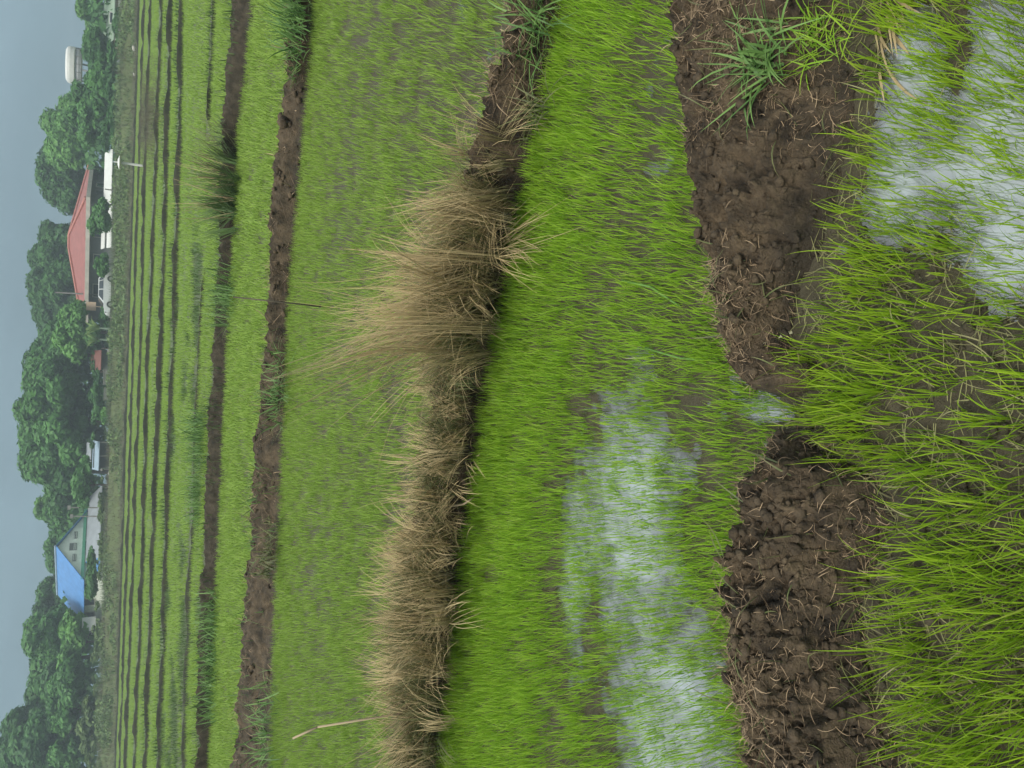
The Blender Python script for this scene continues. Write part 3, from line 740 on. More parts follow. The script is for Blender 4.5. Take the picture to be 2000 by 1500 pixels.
clump('reed_clump', 'leaning reeds with a broken pale stem next to the large reed clump', G(446, 320, 0.12), 170, 0.22, 0.3, 0.8, 0.011, 0.4, 0.6, 'dullgrass', 0.0, 1.6)
clump('reed_clump', 'small reed clump standing alone on the dark low bund', G(445, 580, 0.12), 150, 0.22, 0.25, 0.55, 0.012, 0.3, 0.6, 'weed', None)
clump('reed_clump', 'bushy dark weed clump on the broken ridge', G(392, 850, 0.08), 199, 0.25, 0.25, 0.55, 0.02, 0.45, 0.7, 'weed', None)
clump('reed_clump', 'spreading dark weed on the broken ridge before the blue roofed house', G(385, 960, 0.08), 199, 0.26, 0.2, 0.4, 0.02, 0.5, 0.7, 'weed', None, sx=1.2)
clump('reed_clump', 'dark weed thicket on the dark low bund, facing the red end of the blue roof', G(415, 1220, 0.10), 199, 0.20, 0.15, 0.4, 0.018, 0.5, 0.7, 'weed', None, sx=1.4)
clump('reed_clump', 'lush dark weeds on the dark low bund below the towering tree', G(412, 1330, 0.10), 199, 0.20, 0.15, 0.4, 0.018, 0.5, 0.7, 'weed', None, sx=1.4)

# single stalks and twigs
def twig(name, label, pts, r, mat, parent=None):
    mb = MB()
    for a, b_ in zip(pts[:-1], pts[1:]): mb.tube(a, b_, r, r * 0.85, 6)
    return tag(mb.build(name, mat, parent, True), label, 'twig')
twig('twig', 'bent pale twig sticking out of the dry grass bund', [G(838, 982, 0.16), G(875, 990, 0.14), G(905, 985, 0.10), G(925, 972, 0.06)], 0.005, M['twig_pale'])
twig('twig', 'thin dark rod standing upright behind the dry grass bund', [G(640, 600, 0.0), at(455, 580, G(640, 600, 0.0)[1])], 0.006, M['bark'])
twig('twig', 'long pale straw poking out over the thin rice', [crest_pt('B2', 1390, 0), at(620, 1420, crest_pt('B2', 1390, 0)[1] + 0.1), at(572, 1442, crest_pt('B2', 1390, 0)[1] + 0.15)], 0.006, M['twig_pale'])
twig('twig', 'dark green stem fallen into the flooded rice', [G(1215, 548, 0.05), G(1270, 560, 0.06), G(1330, 600, 0.02)], 0.004, M['stem_green'])
twig('twig', 'thin green stem lying over the flooded rice beside a white seed head', [G(1260, 680, 0.05), G(1330, 700, 0.05), G(1400, 705, 0.01)], 0.0035, M['stem_green'])
clump('seed_head', 'white split seed head standing above the flooded rice', G(1250, 700, 0.04), 3, 0.004, 0.05, 0.08, 0.006, 0.6, 0.4, 'pale', None)
clump('leaf_blade', 'single pale green leaf blade arching over the breach', G(1535, 650, 0.03), 2, 0.005, 0.10, 0.13, 0.011, 0.9, 0.6, 'pale', 2.2, 0.3)
clump('flattened_straw', 'yellow flattened straw lying along the water edge', G(1725, -60, 0.01), 60, 0.02, 0.10, 0.22, 0.009, 1.5, 0.15, 'stalk', -2.6, 0.25, sx=6)

# ------------------------------------------------------------------ bank beyond the fields
X = rng.uniform(-56, 56, 5200); Y = rng.uniform(EDGE - 3, EDGE + 7, 5200)
pts = np.stack([X, Y, ground_h(X, Y)], 1)
keep_stuff('bank_grass', tufts('bank_grass', pts, 9, 0.35, 0.25, 0.65, 0.05, 0.5, 0.7, 1), M['brush'], 'dry grey brown grass covering the bank before the houses', 'grass')
X = rng.uniform(-56, 56, 2600); Y = rng.uniform(EDGE + 1, EDGE + 9, 2600)
kk = fbm(X, Y, 0.2, 3) > 0.0
pts = np.stack([X, Y, ground_h(X, Y)], 1)[kk]
keep_stuff('bank_weeds', tufts('bank_weeds', pts, 9, 0.4, 0.3, 0.9, 0.06, 0.5, 0.7, 1), M['weed_far'], 'green weeds growing along the top of the bank', 'weeds')

def leaf_mat(name, dark, light, transl=0.3):
    m, nt, out = new_mat(name); N, L = nt.nodes, nt.links
    rnd = N.new('ShaderNodeAttribute'); rnd.attribute_name = 'rnd'
    mx = N.new('ShaderNodeMix'); mx.data_type = 'RGBA'; mx.inputs['A'].default_value = c4(dark); mx.inputs['B'].default_value = c4(light)
    p = N.new('ShaderNodeBsdfPrincipled'); p.inputs['Roughness'].default_value = 0.55; p.inputs['Specular IOR Level'].default_value = 0.25
    tr = N.new('ShaderNodeBsdfTranslucent'); ms = N.new('ShaderNodeMixShader'); ms.inputs[0].default_value = transl
    L.new(rnd.outputs['Fac'], mx.inputs['Factor']); L.new(mx.outputs['Result'], p.inputs['Base Color']); L.new(mx.outputs['Result'], tr.inputs['Color'])
    L.new(p.outputs[0], ms.inputs[1]); L.new(tr.outputs[0], ms.inputs[2]); L.new(ms.outputs[0], out.inputs[0])
    return m
M['leaf_dark'] = leaf_mat('leaf_dark', (0.028, 0.090, 0.023), (0.080, 0.211, 0.048))
M['leaf_mid'] = leaf_mat('leaf_mid', (0.039, 0.119, 0.028), (0.114, 0.281, 0.063))
M['leaf_light'] = leaf_mat('leaf_light', (0.065, 0.172, 0.037), (0.168, 0.366, 0.083))
M['leaf_olive'] = leaf_mat('leaf_olive', (0.071, 0.118, 0.037), (0.168, 0.250, 0.083))

def crown_mesh(rx, ry, rz, nl, leaf, dens, flat=0.0):
    """a crown of many leaf sprays on the shells of overlapping lobes"""
    cs, rs = [], []
    for i in range(nl):
        while True:
            q = rng.uniform(-1, 1, 3)
            if q @ q < 1 and q[2] > -0.75: break
        q = q / max(0.35, np.linalg.norm(q)) * rng.uniform(0.35, 0.78)
        cs.append(q * np.array([rx, ry, rz])); rs.append(rng.uniform(0.16, 0.40) * min(rx, rz) * 1.05)
    cs.append(np.zeros(3)); rs.append(min(rx, rz) * 0.6)
    Vs, r_ = [], []
    for c, r in zip(cs, rs):
        n = int(dens * r * r)
        d = rng.normal(0, 1, (n, 3)); d /= np.linalg.norm(d, axis=1, keepdims=True)
        lump = 1 + 0.28 * fbm(d[:, 0] * 2 + c[0] * 3, d[:, 2] * 2 + d[:, 1], 1.6, 3)
        pos = c + d * (r * lump * rng.uniform(0.72, 1.06, n))[:, None] * np.array([1, 1, 0.85])
        keep = np.ones(n, bool)
        for c2, r2 in zip(cs, rs):
            if c2 is not c: keep &= np.linalg.norm(pos - c2, axis=1) > r2 * 0.72
        pos = pos[keep]; dd = d[keep]; n = len(pos)
        nrm = dd + rng.normal(0, 0.38, (n, 3)); nrm[:, 2] += 0.35; nrm /= np.linalg.norm(nrm, axis=1, keepdims=True)
        a = np.cross(nrm, rng.normal(0, 1, (n, 3))); a /= np.linalg.norm(a, axis=1, keepdims=True)
        b_ = np.cross(nrm, a)
        s_ = leaf * rng.uniform(0.5, 1.25, n)[:, None]
        Vs.append(np.stack([pos - a * s_, pos - b_ * s_ * 0.45 + nrm * s_ * 0.15, pos + a * s_, pos + b_ * s_ * 0.45 - nrm * s_ * 0.1], 1).reshape(-1, 3))
        tint = rng.uniform(0, 0.5)
        r_.append(np.repeat(np.clip(tint + 0.5 * rng.random(n), 0, 1), 4))
    V = np.concatenate(Vs); n = len(V) // 4
    return np_mesh('crown', V, [np.arange(n * 4).reshape(n, 4)], {'rnd': np.concatenate(r_)})

def tree(label, yc, top, wpx, Y, mat='leaf_mid', base=1.2, crown_frac=0.82, nl=None, leaf=0.30, dens=620, name='broadleaf_tree', group='trees behind the houses', depth=0.8):
    pt = at(top, yc, Y)
    H = pt[2] - base
    rx = wpx * Y / FPX / 2
    rz = H * crown_frac / 2
    root = empty(name, (pt[0], Y, base))
    tag(root, label, 'tree', group)
    nl = int((nl or (10 + rx * 3)) * 1.4)
    cm = crown_mesh(rx, rx * depth, rz, nl, leaf, dens)
    zs = np.empty(len(cm.vertices) * 3, np.float32); cm.vertices.foreach_get('co', zs); zs = zs.reshape(-1, 3)
    zs[:, 2] += (H - np.percentile(zs[:, 2], 99.8))
    zs[:, 0] *= 2 * rx / max(0.1, (np.percentile(zs[:, 0], 99.5) - np.percentile(zs[:, 0], 0.5)))
    cm.vertices.foreach_set('co', zs.ravel()); cm.update()
    link('crown', cm, M[mat], root)
    mb = MB(); r0 = max(0.08, 0.035 * H)
    top_z = H - rz
    mb.tube((0, 0, -0.3), (0.1, 0, top_z * 0.6), r0, r0 * 0.75); mb.tube((0.1, 0, top_z * 0.6), (0, 0.1, top_z * 1.1), r0 * 0.75, r0 * 0.4)
    for i in range(4):
        a = i * 1.57 + rng.uniform(0, 1); mb.tube((0.1, 0, top_z * 0.6), (math.cos(a) * rx * 0.5, math.sin(a) * rx * 0.4, top_z + rz * 0.2), r0 * 0.4, r0 * 0.12, 6)
    mb.build('trunk', M['bark'], root)
    return root

T = tree
T('towering dark tree at the end of the tree line, overtopping the others', 1440, -4, 250, 96, 'leaf_dark')
T('rounded tree leaning out from the towering dark tree towards the blue roof', 1300, 42, 170, 98, 'leaf_mid')
T('lower bushy tree in front of the towering dark tree', 1400, 90, 190, 91, 'leaf_mid', depth=0.5)
T('leafy bush tree touching the red end of the blue roofed house', 1262, 112, 120, 92, 'leaf_light', depth=0.6)
T('olive green scrub tree at the foot of the towering dark tree', 1420, 148, 120, 89, 'leaf_olive', depth=0.6)
T('dark tree behind the ridge of the blue roof, close to its red end', 1215, 64, 130, 112, 'leaf_dark')
T('dark tree rising behind the middle of the blue roof', 1130, 78, 140, 114, 'leaf_dark')
T('tree behind the pale green gable wall', 1050, 88, 110, 108, 'leaf_mid')
T('mid green tree between the gable wall and the dome tree', 1015, 84, 90, 109, 'leaf_mid')
T('slim feathery tree with small crown beside the broad dome tree', 990, 66, 46, 110, 'leaf_light', crown_frac=0.4)
T('broad dome tree, the widest of the tree line', 820, 34, 250, 100, 'leaf_mid', nl=60, dens=560)
T('right flank tree merged with the broad dome tree', 925, 72, 150, 101, 'leaf_dark')
T('small round tree between the broad dome tree and the blue house porch', 950, 138, 86, 90, 'leaf_mid', depth=0.6)
T('dark tree on the red house side of the broad dome tree', 690, 46, 120, 104, 'leaf_dark')
T('pale green round tree beside the end of the red roof', 645, 104, 100, 94, 'leaf_light')
T('dark tree filling the gap behind the red roof eave', 600, 62, 100, 119, 'leaf_dark')
T('ragged topped dark tree behind the long side of the red roof', 540, 54, 130, 119, 'leaf_dark', nl=30)
T('dark tree behind the red roof next to its peak', 478, 74, 90, 119, 'leaf_dark')
T('open gappy tree with sky showing through beside the red roof', 345, 70, 100, 119, 'leaf_dark', dens=330, nl=18)
T('light green tree with a stepped crown near the water tank', 245, 80, 120, 113, 'leaf_light', nl=26)
T('rounded lower tree below the stepped tree', 215, 130, 100, 97, 'leaf_mid')
T('bushy dark tree under the water tank', 130, 160, 130, 96, 'leaf_dark')
T('low tree hiding the legs of the water tank', 170, 168, 90, 94, 'leaf_mid')
T('pale green low tree behind the long pale green roof', 50, 160, 150, 108, 'leaf_light')
T('low tree past the end of the long pale green roof', -90, 150, 190, 106, 'leaf_light')
T('dark trees edge beyond the towering tree', 1600, 20, 240, 97, 'leaf_dark')
def bush(label, yc, top, wpx, Y, mat='leaf_mid', base=1.1):
    return tree(label, yc, top, wpx, Y, mat, base, 0.95, 9, 0.2, 900, 'shrub', 'shrubs on the bank', 0.6)
bush('rounded shrub in front of the red house peak', 425, 170, 62, 89, 'leaf_mid')
bush('upright shrub beside the parked white car', 515, 182, 40, 88, 'leaf_mid')
bush('dark shrub next to the white post', 268, 212, 44, 90, 'leaf_dark')
bush('dark shrub under the stepped tree', 235, 196, 110, 91, 'leaf_dark')
bush('shrub below the bushy dark tree', 110, 205, 120, 91, 'leaf_dark')
bush('low shrub by the long pale green roof', 40, 222, 70, 90, 'leaf_dark')
bush('shrub at the foot of the broad dome tree', 800, 172, 130, 92, 'leaf_dark')
bush('small light shrub on the bank below the broad dome tree', 815, 195, 30, 87, 'leaf_light')
bush('spiky dark shrub before the blue house porch', 1130, 166, 90, 88, 'leaf_dark')
bush('low shrub under the blue house porch', 1085, 188, 80, 87, 'leaf_olive')
bush('shrub before the red end wall of the blue house', 1250, 178, 90, 89, 'leaf_olive')
bush('scrubby bush below the towering dark tree', 1350, 175, 120, 89, 'leaf_olive')
bush('grey green bush at the end of the bank', 1460, 160, 130, 88, 'leaf_olive')
bush('low dark shrub by the rusty red shelter', 610, 196, 60, 90, 'leaf_dark')
bush('dark shrub behind the rusty red shelter', 680, 168, 110, 95, 'leaf_dark')
bush('bush below the feathery slim tree', 985, 190, 80, 89, 'leaf_olive')

def scrub(name, label, X, Y, Hh, mat, smin, smax, cat):
    nU = len(X)
    pos = np.stack([X, Y, ground_h(X, Y) + Hh * rng.random(nU) ** 0.7], 1)
    nrm = rng.normal(0, 0.6, (nU, 3)) + np.array([0, -0.6, 0.5]); nrm /= np.linalg.norm(nrm, axis=1, keepdims=True)
    a = np.cross(nrm, rng.normal(0, 1, (nU, 3))); a /= np.linalg.norm(a, axis=1, keepdims=True); b_ = np.cross(nrm, a)
    s_ = rng.uniform(smin, smax, nU)[:, None]
    return keep_stuff(name, np_mesh(name, np.stack([pos - a * s_, pos - b_ * s_ * 0.6, pos + a * s_, pos + b_ * s_ * 0.6], 1).reshape(-1, 3),
               [np.arange(nU * 4).reshape(nU, 4)], {'rnd': np.repeat(rng.random(nU), 4)}), M[mat], label, cat)
X = rng.uniform(-56, 56, 16000); Y = rng.uniform(EDGE + 0.5, EDGE + 7, 16000)
Hh = 1.0 * fbm(X, Y, 0.30, 4, 0.6) + 0.12
k = Hh > 0.1
scrub('bank_scrub', 'straggling olive scrub along the bank before the houses', X[k], Y[k], Hh[k], 'leaf_olive', 0.10, 0.25, 'scrub')
# low thicket that closes the view under the crowns
nU = 9000
X = rng.uniform(-62, 62, nU); Y = rng.uniform(101, 112, nU)
Hh = 3.4 + 1.6 * fbm(X, Y * 0.5, 0.18, 4)
pos = np.stack([X, Y, 1.2 + Hh * rng.random(nU) ** 0.7], 1)
nrm = rng.normal(0, 0.6, (nU, 3)) + np.array([0, -0.6, 0.5]); nrm /= np.linalg.norm(nrm, axis=1, keepdims=True)
a = np.cross(nrm, rng.normal(0, 1, (nU, 3))); a /= np.linalg.norm(a, axis=1, keepdims=True); b_ = np.cross(nrm, a)
s_ = rng.uniform(0.25, 0.65, nU)[:, None]
keep_stuff('undergrowth', np_mesh('undergrowth', np.stack([pos - a * s_, pos - b_ * s_ * 0.6, pos + a * s_, pos + b_ * s_ * 0.6], 1).reshape(-1, 3),
           [np.arange(nU * 4).reshape(nU, 4)], {'rnd': np.repeat(rng.random(nU), 4)}), M['leaf_dark'], 'dark undergrowth closing the gaps below the tree crowns', 'undergrowth')

# banana plants
def banana(label, yc, top, Y, n=8):
    pt = at(top, yc, Y); H = pt[2] - 1.2
    root = tag(empty('banana_plant', (pt[0], Y, 1.2)), label, 'plant', 'banana plants by the red house')
    mb = MB(); mb.tube((0, 0, -0.2), (0.05, 0, H * 0.55), 0.14, 0.09); mb.build('stem', M['palegreen_roof'], root)
    for i in range(n):
        a = np.array([i * 6.2832 / n + rng.uniform(-0.3, 0.3)])
        link('leaf', blades('leaf', np.array([[0.05, 0, H * 0.5]]), a, np.array([H * 0.75]), np.array([0.5]), np.array([rng.uniform(0.15, 0.6)]), np.array([rng.uniform(0.6, 1.5)]), 6, np.array([rng.random()])), M['banana'], root)
M['banana'] = blade_mat('banana_leaf', (0.12, 0.21, 0.06), (0.24, 0.34, 0.11), (0.25, 0.35, 0.12), 0.3, 0.4)
banana('banana plant with pale arching leaves beside the parked white car', 640, 168, 90)
banana('smaller banana plant next to the rusty red shelter', 662, 165, 91, 6)
# ------------------------------------------------------------------ red roofed house
def quad_slab(pts, t=0.06):
    """thin solid from a planar polygon, thickness downwards"""
    n = len(pts); v = [tuple(p) for p in pts] + [(p[0], p[1], p[2] - t) for p in pts]
    f = [tuple(range(n)), tuple(range(2 * n - 1, n - 1, -1))] + [(i, i + n, (i + 1) % n + n, (i + 1) % n) for i in range(n)]
    return v, f
YH = 97.0
corner = at(170, 385, YH - 5)
GZ = 1.2
eave = at(171, 400, YH)[2]; apexz = at(132, 437, YH)[2]
W1, W2 = 15.4, 15.0          # left and right sides
th = R_(28)
house = tag(empty('red_roofed_house', (corner[0], corner[1], GZ), 0.0), 'low house with a pink red hipped roof and pale eaves', 'house')
# local axes: u runs left-back along the long face, w runs right-back
u = np.array([-math.cos(th), math.sin(th), 0]); w = np.array([math.sin(th), math.cos(th), 0])
ez = eave - GZ; az_ = apexz - GZ
c0 = np.zeros(3); c1 = u * W1; c2 = u * W1 + w * W2; c3 = w * W2
def Z(p, z): return np.array([p[0], p[1], z])
rA = (u * (W1 / 2 - 0.8) + w * W2 / 2); rB = (u * (W1 / 2 + 0.8) + w * W2 / 2)
A_, B_ = Z(rA, az_), Z(rB, az_)
E = [Z(c, ez) for c in (c0, c1, c2, c3)]
for poly in ([E[0], A_, B_, E[1]], [E[1], B_, E[2]], [E[2], B_, A_, E[3]], [E[3], A_, E[0]]):
    mb = MB(); mb.add(*quad_slab(poly, 0.05)); mb.build('roof_panel', M['red_roof'], house)
for p_, q_ in ((E[0], A_), (E[1], B_), (E[2], B_), (E[3], A_), (A_, B_)):
    MB().tube(p_ + [0, 0, 0.06], q_ + [0, 0, 0.06], 0.15, 0.15, 6).build('ridge_cap', M['red_cap'], house)
for p_, q_ in ((E[0], E[1]), (E[1], E[2]), (E[2], E[3]), (E[3], E[0])):
    mb = MB(); mb.add(*quad_slab([p_ + [0, 0, -0.02], q_ + [0, 0, -0.02], q_ * 0.985 + [0, 0, -0.02], p_ * 0.985 + [0, 0, -0.02]], 0.05))
    d = (q_ - p_); d = d / np.linalg.norm(d); nn = np.array([d[1], -d[0], 0]) * 0.06
    mb = MB(); a, b_ = p_, q_
    v = [a - nn, b_ - nn, b_ + nn, a + nn]; mb.add(*quad_slab([x + [0, 0, 0.02] for x in v], 0.38)); mb.build('eave_board', M['fascia'], house)
ins = 1.0
k0, k1, k2, k3 = u * ins + w * ins, u * (W1 - ins) + w * ins, u * (W1 - ins) + w * (W2 - ins), u * ins + w * (W2 - ins)
mb = MB(); mb.prism([tuple(k[:2]) for k in (k0, k1, k2, k3)], -0.3, ez - 0.1, 'z'); mb.build('wall', M['greywall'], house)
def wall_panel(parent, name, mat, o, d, s0, s1, z0, z1, out, t=0.06):
    a = o + d * s0 + out * 0.004; b_ = o + d * s1 + out * 0.004
    v = []
    for off in (0, t):
        for p_, z in ((a, z0), (b_, z0), (b_, z1), (a, z1)):
            q = p_ + out * off; v.append((q[0], q[1], z))
    return MB().add(v, [(3, 2, 1, 0), (4, 5, 6, 7), (0, 1, 5, 4), (1, 2, 6, 5), (2, 3, 7, 6), (3, 0, 4, 7)]).build(name, mat, parent)
for s in (2.0, 5.5, 9.0):
    wp = wall_panel(house, 'window', M['fascia'], k0, u, s, s + 1.6, 0.9, 2.2, -w)
    wall_panel(wp, 'pane', M['glass'], k0 - w * 0.062, u, s + 0.1, s + 1.5, 1.0, 2.1, -w, 0.02)
wall_panel(house, 'door', M['darkwall'], k0, w, 4.0, 5.0, 0.0, 2.1, -u)
wp = wall_panel(house, 'window', M['fascia'], k0, w, 6.5, 8.0, 0.9, 2.2, -u)
wall_panel(wp, 'pane', M['glass'], k0 - u * 0.062, w, 6.6, 7.9, 1.0, 2.1, -u, 0.02)
# board under the far eave and a pole on the roof
bp = at(178, 598, 93)
tag(MB().box(bp[0] - 0.45, bp[0] + 0.45, 93, 93.1, bp[2] - 0.45, bp[2] + 0.45).box(bp[0] - 0.05, bp[0] + 0.05, 93.02, 93.1, 1.1, bp[2] - 0.45).build('sign_board', M['orange']),
    'plain peach board on a post under the end of the red roof eave', 'board')
p0, p1 = at(170, 574, 98), at(108, 571, 98)
tag(MB().tube((p0[0], 98, 1.2), (p1[0], 98, p1[2]), 0.10, 0.08).build('pole', M['concrete']), 'pale pole rising behind the end of the red roof', 'pole')

# long white awning in front of the red house
def lean_roof(name, label, cat, ya, yb, xt, xb, Y, mat, depth=2.2, posts=4, group=None):
    a, b_ = at(xt, ya, Y), at(xt, yb, Y); lo = at(xb, (ya + yb) / 2, Y)[2]; hi = at(xt, (ya + yb) / 2, Y)[2]
    x0, x1 = sorted((a[0], b_[0])); cx = (x0 + x1) / 2
    root = tag(empty(name, (cx, Y, 1.2)), label, cat, group)
    hw = (x1 - x0) / 2
    mb = MB(); mb.prism([(0, lo - 1.2), (depth, hi - 1.2), (depth, hi - 1.26), (0, lo - 1.26)], -hw, hw, 'x'); mb.build('roof', mat, root)
    for i in range(posts):
        px = -hw + 0.15 + (2 * hw - 0.3) * i / (posts - 1)
        MB().tube((px, 0.15, -0.3), (px, 0.15, lo - 1.26), 0.05).build('post', M['steel'], root)
    return root
lean_roof('awning', 'long white awning with pointed end before the red house', 'awning', 288, 396, 203, 218, 91, M['white'])
lean_roof('awning', 'narrow white awning strip below the shrub by the red house', 'awning', 388, 484, 198, 205, 92.5, M['white'], 1.2)
lean_roof('awning', 'low white roof strip between the shrubs and the parked car', 'awning', 400, 482, 209, 218, 90.4, M['white'], 1.0)
lean_roof('awning', 'short white canopy edge just above the parked car', 'awning', 542, 562, 193, 200, 92, M['white'], 1.2, 2)

# ------------------------------------------------------------------ parked car
def car(yc, Y, base, heading):
    pt = at(215, yc, Y)
    root = tag(empty('parked_car', (pt[0], Y, base), heading), 'white car parked on the bank below the end of the red roof', 'car')
    Lh, Wh = 2.2, 0.86
    side = [(-2.2, 0.35), (-2.22, 0.62), (-2.05, 0.80), (-1.15, 0.95), (0.9, 0.98), (1.9, 0.98), (2.15, 0.9), (2.2, 0.5), (2.15, 0.32)]
    def arch(cx, r=0.37, n=7): return [(cx + r * math.cos(math.pi * i / n), 0.30 + r * math.sin(math.pi * i / n)) for i in range(n + 1)]
    low = arch(1.35) + arch(-1.38)
    prof = side + low
    n = len(prof)
    mb = MB(); mb.prism(prof, -Wh, Wh, 'y'); body = mb.build('body', M['carwhite'], root)
    gh = [(-1.25, 0.94), (-0.55, 1.42), (1.35, 1.46), (2.0, 0.96)]
    v = [(a, s * (Wh - 0.04 if z < 1 else Wh - 0.2), z) for s in (-1, 1) for a, z in gh]
    MB().add(v, [(0, 1, 2, 3), (7, 6, 5, 4), (0, 4, 5, 1), (1, 5, 6, 2), (2, 6, 7, 3), (3, 7, 4, 0)]).build('cabin', M['carwhite'], root)
    for s in (-1, 1):
        for xa, xb, ta, tb in ((-1.0, 0.15, -0.45, 0.15), (0.25, 1.15, 0.25, 1.05), (1.22, 1.75, 1.12, 1.32)):
            yb_, yt = s * (Wh - 0.035), s * (Wh - 0.175)
            q = [(xa, yb_, 1.0), (xb, yb_, 1.0), (tb, yt, 1.38), (ta, yt, 1.38)]
            MB().add(q + [(a, b_ + s * 0.012, z) for a, b_, z in q], [(0, 1, 2, 3), (7, 6, 5, 4), (0, 4, 5, 1), (1, 5, 6, 2), (2, 6, 7, 3), (3, 7, 4, 0)]).build('window', M['glass'], root)
        for cx in (1.35, -1.38):
            wh = MB().tube((cx, s * (Wh - 0.18), 0.31), (cx, s * (Wh + 0.01), 0.31), 0.31, 0.31, 18).build('wheel', M['tyre'], root)
            MB().tube((cx, s * (Wh), 0.31), (cx, s * (Wh + 0.03), 0.31), 0.19, 0.17, 14).build('rim', M['steel'], wh)
        MB().box(-2.19, -1.95, s * 0.62 - 0.16, s * 0.62 + 0.16, 0.62, 0.76).build('headlight', M['glass'], root)
        MB().box(2.1, 2.22, s * 0.68 - 0.12, s * 0.68 + 0.12, 0.66, 0.86).build('tail_light', M['rust'], root)
    ws = [(-1.24, -0.7, 0.97), (-1.24, 0.7, 0.97), (-0.6, 0.6, 1.40), (-0.6, -0.6, 1.40)]
    MB().add(ws + [(a - 0.02, b_, z + 0.012) for a, b_, z in ws], [(0, 1, 2, 3), (7, 6, 5, 4), (0, 4, 5, 1), (1, 5, 6, 2), (2, 6, 7, 3), (3, 7, 4, 0)]).build('windscreen', M['glass'], root)
    MB().box(-2.26, -2.1, -0.8, 0.8, 0.36, 0.54).build('bumper', M['carwhite'], root)
    return root
car(574, 89.5, at(223, 574, 89.5)[2], R_(12))

# ------------------------------------------------------------------ blue roofed house
th = R_(45)
YB = 97.0
ap = at(109, 1070, YB)                       # gable end of the ridge
ng = np.array([math.cos(th), -math.sin(th), 0]); wd = np.array([-math.cos(th), -math.sin(th), 0]); rd = -ng
eb = at(159, 1095, YB - 3)[2] - GZ; ab = ap[2] - GZ
HWb, LBb = 4.1, 9.2
bh = tag(empty('blue_roofed_house', (ap[0], YB, GZ)), 'house with a bright blue gable roof and pale gable wall with vents', 'house')
ov = 0.45
def P3(r, s, z): return rd * r + wd * s + np.array([0, 0, z])
slope = (ab - eb) / HWb
for s in (-1, 1):
    poly = [P3(-ov, 0, ab), P3(-ov, s * (HWb + ov), eb - slope * ov), P3(LBb + ov, s * (HWb + ov), eb - slope * ov), P3(LBb + ov, 0, ab)]
    if s < 0: poly = poly[::-1]
    rp = MB(); rp.add(*quad_slab(poly, 0.06)); rp.build('roof_panel', M['blue_roof'], bh)
MB().tube(P3(-ov, 0, ab + 0.05), P3(LBb + ov, 0, ab + 0.05), 0.10, 0.10, 6).build('ridge_cap', M['paleblue_roof'], bh)
# walls: pentagonal body
v = [P3(r, s, z) for r in (0, LBb) for s, z in ((-HWb + 0.1, -0.3), (HWb - 0.1, -0.3), (HWb - 0.1, eb), (0, ab - 0.12), (-HWb + 0.1, eb))]
MB().add(v, [(0, 1, 2, 3, 4), (9, 8, 7, 6, 5), (0, 5, 6, 1), (1, 6, 7, 2), (2, 7, 8, 3), (3, 8, 9, 4), (4, 9, 5, 0)]).build('wall', M['creamwall'], bh)
for s in (-1.5, 0.0, 1.4):
    f_ = wall_panel(bh, 'vent', M['greywall'], ng * 0.0, wd, s - 0.45, s + 0.45, eb + 0.55, eb + 1.25 - 0.25 * abs(s), ng, 0.05)
    for z in (eb + 0.62, eb + 0.78):
        wall_panel(f_, 'slat', M['creamwall'], ng * 0.055, wd, s - 0.4, s + 0.4, z, z + 0.05, ng, 0.02)
wall_panel(bh, 'green_beam', M['green_trim'], ng * 0.02, wd, -HWb - 2.6, HWb + 0.1, eb - 0.28, eb + 0.02, ng, 0.3)
for s in (1.2, 4.4, 7.2):
    wp = wall_panel(bh, 'window', M['fascia'], wd * (HWb - 0.1), rd, s, s + 1.3, 1.0, 2.2, wd)
    wall_panel(wp, 'pane', M['glass'], wd * (HWb - 0.04), rd, s + 0.1, s + 1.2, 1.1, 2.1, wd, 0.02)
# porch roof on the gable side
pr = [P3(-0.35, HWb * 0.55, eb - 0.35), P3(-2.6, HWb * 0.80, eb - 1.7), P3(-2.6, -HWb - 2.2, eb - 1.7), P3(-0.35, -HWb - 2.2, eb - 0.35)]
MB().add(*quad_slab(pr, 0.06)).build('porch_roof', M['grey_roof'], bh)
pr = [P3(-0.35, HWb * 0.55, eb - 0.35), P3(-0.35, HWb + 0.5, eb - 1.7), P3(-2.6, HWb * 0.80, eb - 1.7)]
MB().add(*quad_slab(pr, 0.06)).build('porch_roof_end', M['blue_roof'], bh)
for s in (-HWb - 2.0, -HWb * 0.5, 0, HWb * 0.7):
    MB().tube(P3(-2.4, s, -0.3), P3(-2.4, s, eb - 1.75), 0.07).build('porch_post', M['concrete'], bh)
wall_panel(bh, 'porch_wall', M['darkwall'], ng * 0.01, wd, -HWb - 2.0, -HWb + 0.1, -0.3, eb - 0.4, ng, 0.1)
wall_panel(bh, 'door', M['darkwall'], ng * 0.0, wd, -0.6, 0.5, 0.0, 2.1, ng)
# antenna posts on the green beam
for yy_, xt in ((993, 137), (1010, 142)):
    a = at(160, yy_, 96); b_ = at(xt, yy_ - 2, 96)
    tag(MB().tube((a[0], 96, a[2] - 1.5), (b_[0], 96, b_[2]), 0.07).box(b_[0] - 0.22, b_[0] + 0.22, 95.9, 96.1, b_[2] - 0.05, b_[2] + 0.25).build('antenna_post', M['concrete']),
        ['taller pale post with a knob at the free end of the green porch beam', 'shorter pale post with a knob next to the gable wall'][xt == 142], 'post')
